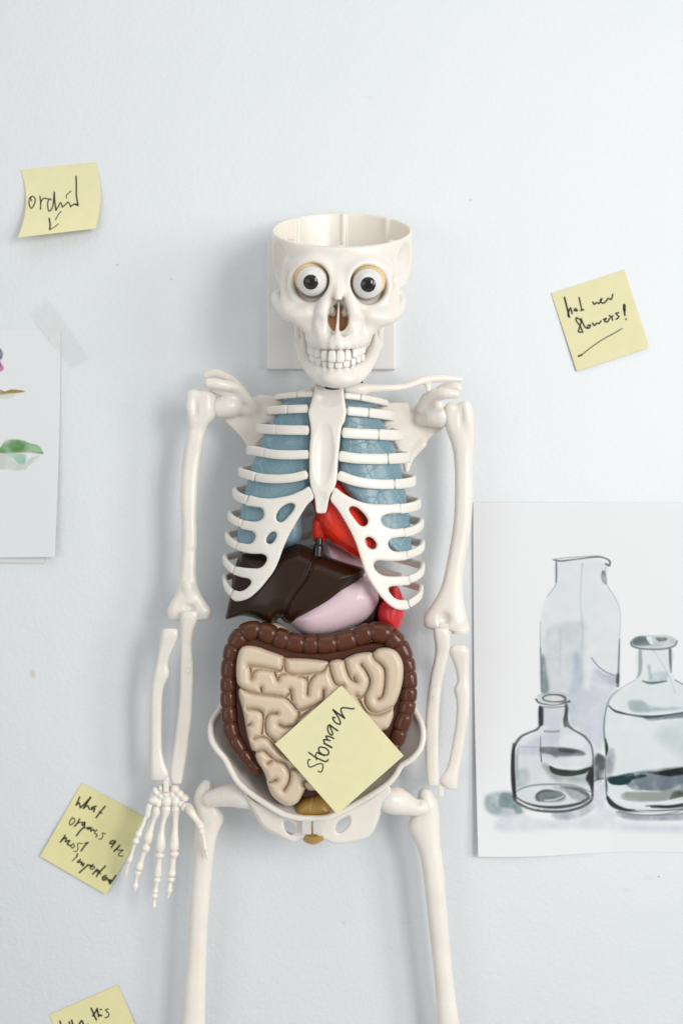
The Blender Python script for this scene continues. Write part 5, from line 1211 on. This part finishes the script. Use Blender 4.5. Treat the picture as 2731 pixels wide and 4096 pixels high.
def liver_():
    outer = np.concatenate([liver, liver2, liver3])
    ridge = px('D', [(1500,1000),(1420,1075),(1330,1290),(1200,1470),(1090,1650),(1018,1790)])
    cp = catmull(ridge, 6)
    pl = Poly(outer, (), 3, 2.0); ins = -pl.sd*.25*.94
    dF = 62+38*prof(ins, 22)+3.0*np.clip((pl.X-1000)/300, -1, 1)
    dF = 66+33*prof(ins, 20)
    # right of the ridge sits a little lower; raised bead along the ridge
    gd = linedist(pl.X, pl.Y, cp)*.25*.94
    xr = np.interp(pl.Y, cp[:, 1], cp[:, 0]); side = (pl.X-xr)*.25
    dF = dF-1.6*np.clip(side/2.0, 0, 1)+1.9*np.exp(-((side+1.0)/1.6)**2)-1.8*np.exp(-((side-1.8)/1.2)**2)
    rimb = np.exp(-((ins-2.0)/1.4)**2)*(pl.X > xr)*(pl.Y > 2350); dF = dF+1.5*rimb
    q = .25*(DCAM-95)/DCAM; dF = smin(dF, smax(barrel((pl.X-1365.5)*q, (2048-pl.Y)*q)-3.2, 62+20*np.clip((pl.Y-2360)/120, 0, 1), 8.), 8.)
    a = np.array([W(u, v_, d) for u, v_ in (pl.loops[0].min(0), pl.loops[0].max(0)) for d in (40, 106)])
    lo = a.min(0)-3; hi = a.max(0)+3; lo[1] = 44; v = Vol(lo, hi, .8); v.relief(pl, dF, 46); v.obj('liver', LIVER, SK, 1)
liver_()
blob('stomach', 'E', [(380,1080),(560,1060),(690,1050),(770,1140),(822,1255),(815,1340),(745,1460),(600,1575),(400,1655),(200,1695),(50,1680),(-60,1600),(-120,1500),(0,1350),(200,1200)], PINK, 95, 40, 26, 34)
blob('spleen', 'E', [(925,1130),(1010,1150),(1055,1230),(1085,1310),(1092,1400),(1072,1520),(1025,1625),(940,1650),(840,1600),(806,1470),(822,1370),(880,1290),(930,1240)], SPLEEN, 82, 48, 13, 20, grooves=[([(820,1370),(900,1345),(1000,1360),(1090,1390)], .8, -1.2)])
blob('gallbladder', 'F', [(430,160),(530,150),(600,190),(640,240),(560,240),(470,200)], GUT, 74, 50, 8, 12)
blob('organ_backing', 'E', [(560,1250),(860,1180),(900,1300),(830,1500),(760,1640),(600,1640)], LIVER, 66, 40, 8, 10)  # dark brown backing blob in the gap between stomach and spleen

# large intestine
def colon():
    cl = [(420,1215,42),(350,1130,45),(275,1030,50),(222,930,52),(204,830,54),(198,730,54),(197,630,54),(200,530,55),(210,430,58),(238,330,64),(300,240,68),(390,208,64),(480,235,68),(580,272,68),(680,300,66),(780,308,66),(880,303,66),(980,290,66),(1080,262,66),(1180,226,70),(1280,232,74),(1370,300,70),(1424,400,62),(1446,500,58),(1455,600,57),(1448,700,57),(1430,800,56),(1400,890,54),(1370,985,50),(1330,1060,44)]
    pts = [np.r_[P('F', x, y, 84), r*.25/1.7422*.944] for x, y, r in cl]
    c = catmull(pts, 24); L = np.r_[0, np.cumsum(np.linalg.norm(np.diff(c[:, :3], axis=0), axis=1))]
    n = 620; t = np.linspace(0, L[-1], n); c = np.stack([np.interp(t, L, c[:, k]) for k in range(4)], 1)
    per = 15.5; rng = np.random.RandomState(2); br = [0]
    while br[-1] < L[-1]: br.append(br[-1]+per*(.75+.5*rng.rand()))
    br = np.array(br); ix = np.searchsorted(br, t, 'right')-1; ix = np.clip(ix, 0, len(br)-2)
    fr = (t-br[ix])/(br[ix+1]-br[ix]); lobe = (1-abs(2*fr-1)**4)**.5
    r = c[:, 3]*(.74+.29*lobe)
    m = 40; sec = circ(m, 2.2)
    secs = sec[None]*r[:, None, None]*np.array([1.0, 1.0])
    r2 = np.clip(np.minimum(t, L[-1]-t)/6, 0.05, 1)**.5; secs = secs*r2[:, None, None]
    v, f = sweep(c[:, :3], secs, up=(0, 1, 0)); v, f = fixtri(v, f)
    # moulding seam along the outer edge
    mesh_np('large_intestine', v, f, COLON, SK)
    outl = [(300,290),(420,250),(600,320),(780,355),(960,340),(1120,300),(1300,290),(1390,400),(1420,560),(1410,760),(1340,960),(1290,1060),(1150,1080),(900,1300),(760,1380),(560,1330),(430,1230),(330,1100),(260,950),(235,760),(235,500)]
    blob('intestine_base', 'F', outl, COLON, 84, 46, 4, 6)
colon()

def gut():
    outer = [(320,318),(400,325),(470,350),(575,388),(592,402),(740,408),(880,425),(897,448),(912,425),(960,412),(1000,420),(1020,402),(1100,370),(1180,362),(1203,368),(1240,337),(1310,333),(1370,360),(1410,430),(1416,520),(1400,620),(1372,700),(1347,748),(1346,810),(1310,892),(1260,915),(1150,1000),(1000,1150),(900,1250),(820,1320),(760,1326),(738,1310),(725,1335),(682,1410),(620,1436),(560,1415),(500,1360),(470,1290),(460,1240),(440,1190),(402,1130),(385,1082),(390,1056),(360,1040),(330,940),(315,860),(295,760),(270,665),(272,620),(285,612),(257,570),(253,450),(275,350)]
    G = [[(581,385),(582,440),(560,492),(500,485),(420,468),(335,458)],[(335,458),(352,480),(356,552)],[(365,540),(372,505),(420,480),(500,492)],
         [(590,410),(592,470),(610,508),(680,520),(780,512),(850,500),(893,450)],[(505,488),(520,505),(540,560)],[(540,560),(560,525),(610,510)],
         [(262,600),(330,635),(400,652),(500,664),(590,680),(650,730),(682,768),(740,758),(810,735),(860,700)],[(430,650),(425,612)],[(745,535),(752,600),(748,660)],[(745,560),(720,538),(680,530)],[(748,620),(770,560),(800,520)],[(590,680),(632,640),(625,625)],[(632,640),(640,700)],[(860,630),(862,690)],
         [(900,450),(915,520),(945,585),(990,600)],[(1008,412),(1020,480),(1050,550),(1088,570)],[(1122,450),(1158,500),(1182,560),(1165,630),(1125,678),(1088,668)],[(1088,570),(1070,540)],
         [(1201,365),(1215,410),(1262,450),(1288,500),(1285,600),(1268,670),(1240,690)],[(1150,660),(1150,720),(1190,775),(1250,785),(1347,745)],[(1090,670),(1110,700),(1150,770),(1190,795),(1250,798),(1347,750)],
         [(325,758),(400,765),(440,800),(438,880),(430,935)],[(535,790),(480,795),(455,850),(465,930),(520,985)],[(550,868),(590,885),(650,880)],[(682,768),(690,810),(660,880),(600,970)],[(700,820),(660,880)],[(318,878),(348,866)],[(372,968),(420,952),(480,970),(540,1040),(600,1090),(680,1110)],[(700,820),(760,770),(810,735)],
         [(392,1056),(440,1048),(480,1080),(520,1115),(590,1140),(625,1200),(618,1270),(585,1325)],[(470,1140),(500,1120)],[(478,1272),(528,1255)],[(625,1200),(640,1178),(700,1180)],[(735,1310),(720,1280),(740,1260)],[(520,985),(560,1040),(620,1100)]]
    pl = Poly(px('F', outer), (), 4, 1.6)
    d = -pl.sd*.25*.94
    for g in G: d = np.minimum(d, linedist(pl.X, pl.Y, catmull(px('F', g), 5))*.25*.94-.3)
    dF = 93+9.5*prof(np.clip(d, 0, 99), 5.6)+1.2*prof(-pl.sd*.235, 25)
    fl = 95.0-3.5*np.clip(1-(-pl.sd*.235)/4.0, 0, 1)**2*3; dF = np.where(dF < fl+2, (fl+.25*(dF-93))*.5+.5*np.maximum(dF, fl), dF)
    a = np.array([W(u, v_, e) for u, v_ in (pl.loops[0].min(0), pl.loops[0].max(0)) for e in (78, 106)])
    lo = a.min(0)-3; hi = a.max(0)+3; lo[1] = 70; v = Vol(lo, hi, .6); v.relief(pl, dF, 78); v.obj('small_intestine', GUT, SK, 1)
gut()
blob('bladder', 'F', [(648,1490),(670,1430),(720,1375),(790,1350),(860,1370),(915,1430),(930,1490),(900,1520),(780,1540),(680,1520)], BLADDER, 84, 50, 11, 16, grooves=[([(795,1350),(790,1400),(780,1450)], 1.2, 1.2)])
blob('bladder', 'F', [(706,1610),(760,1620),(876,1625),(868,1668),(820,1698),(780,1706),(735,1690),(710,1660)], BLADDER, 80, 56, 7, 10)
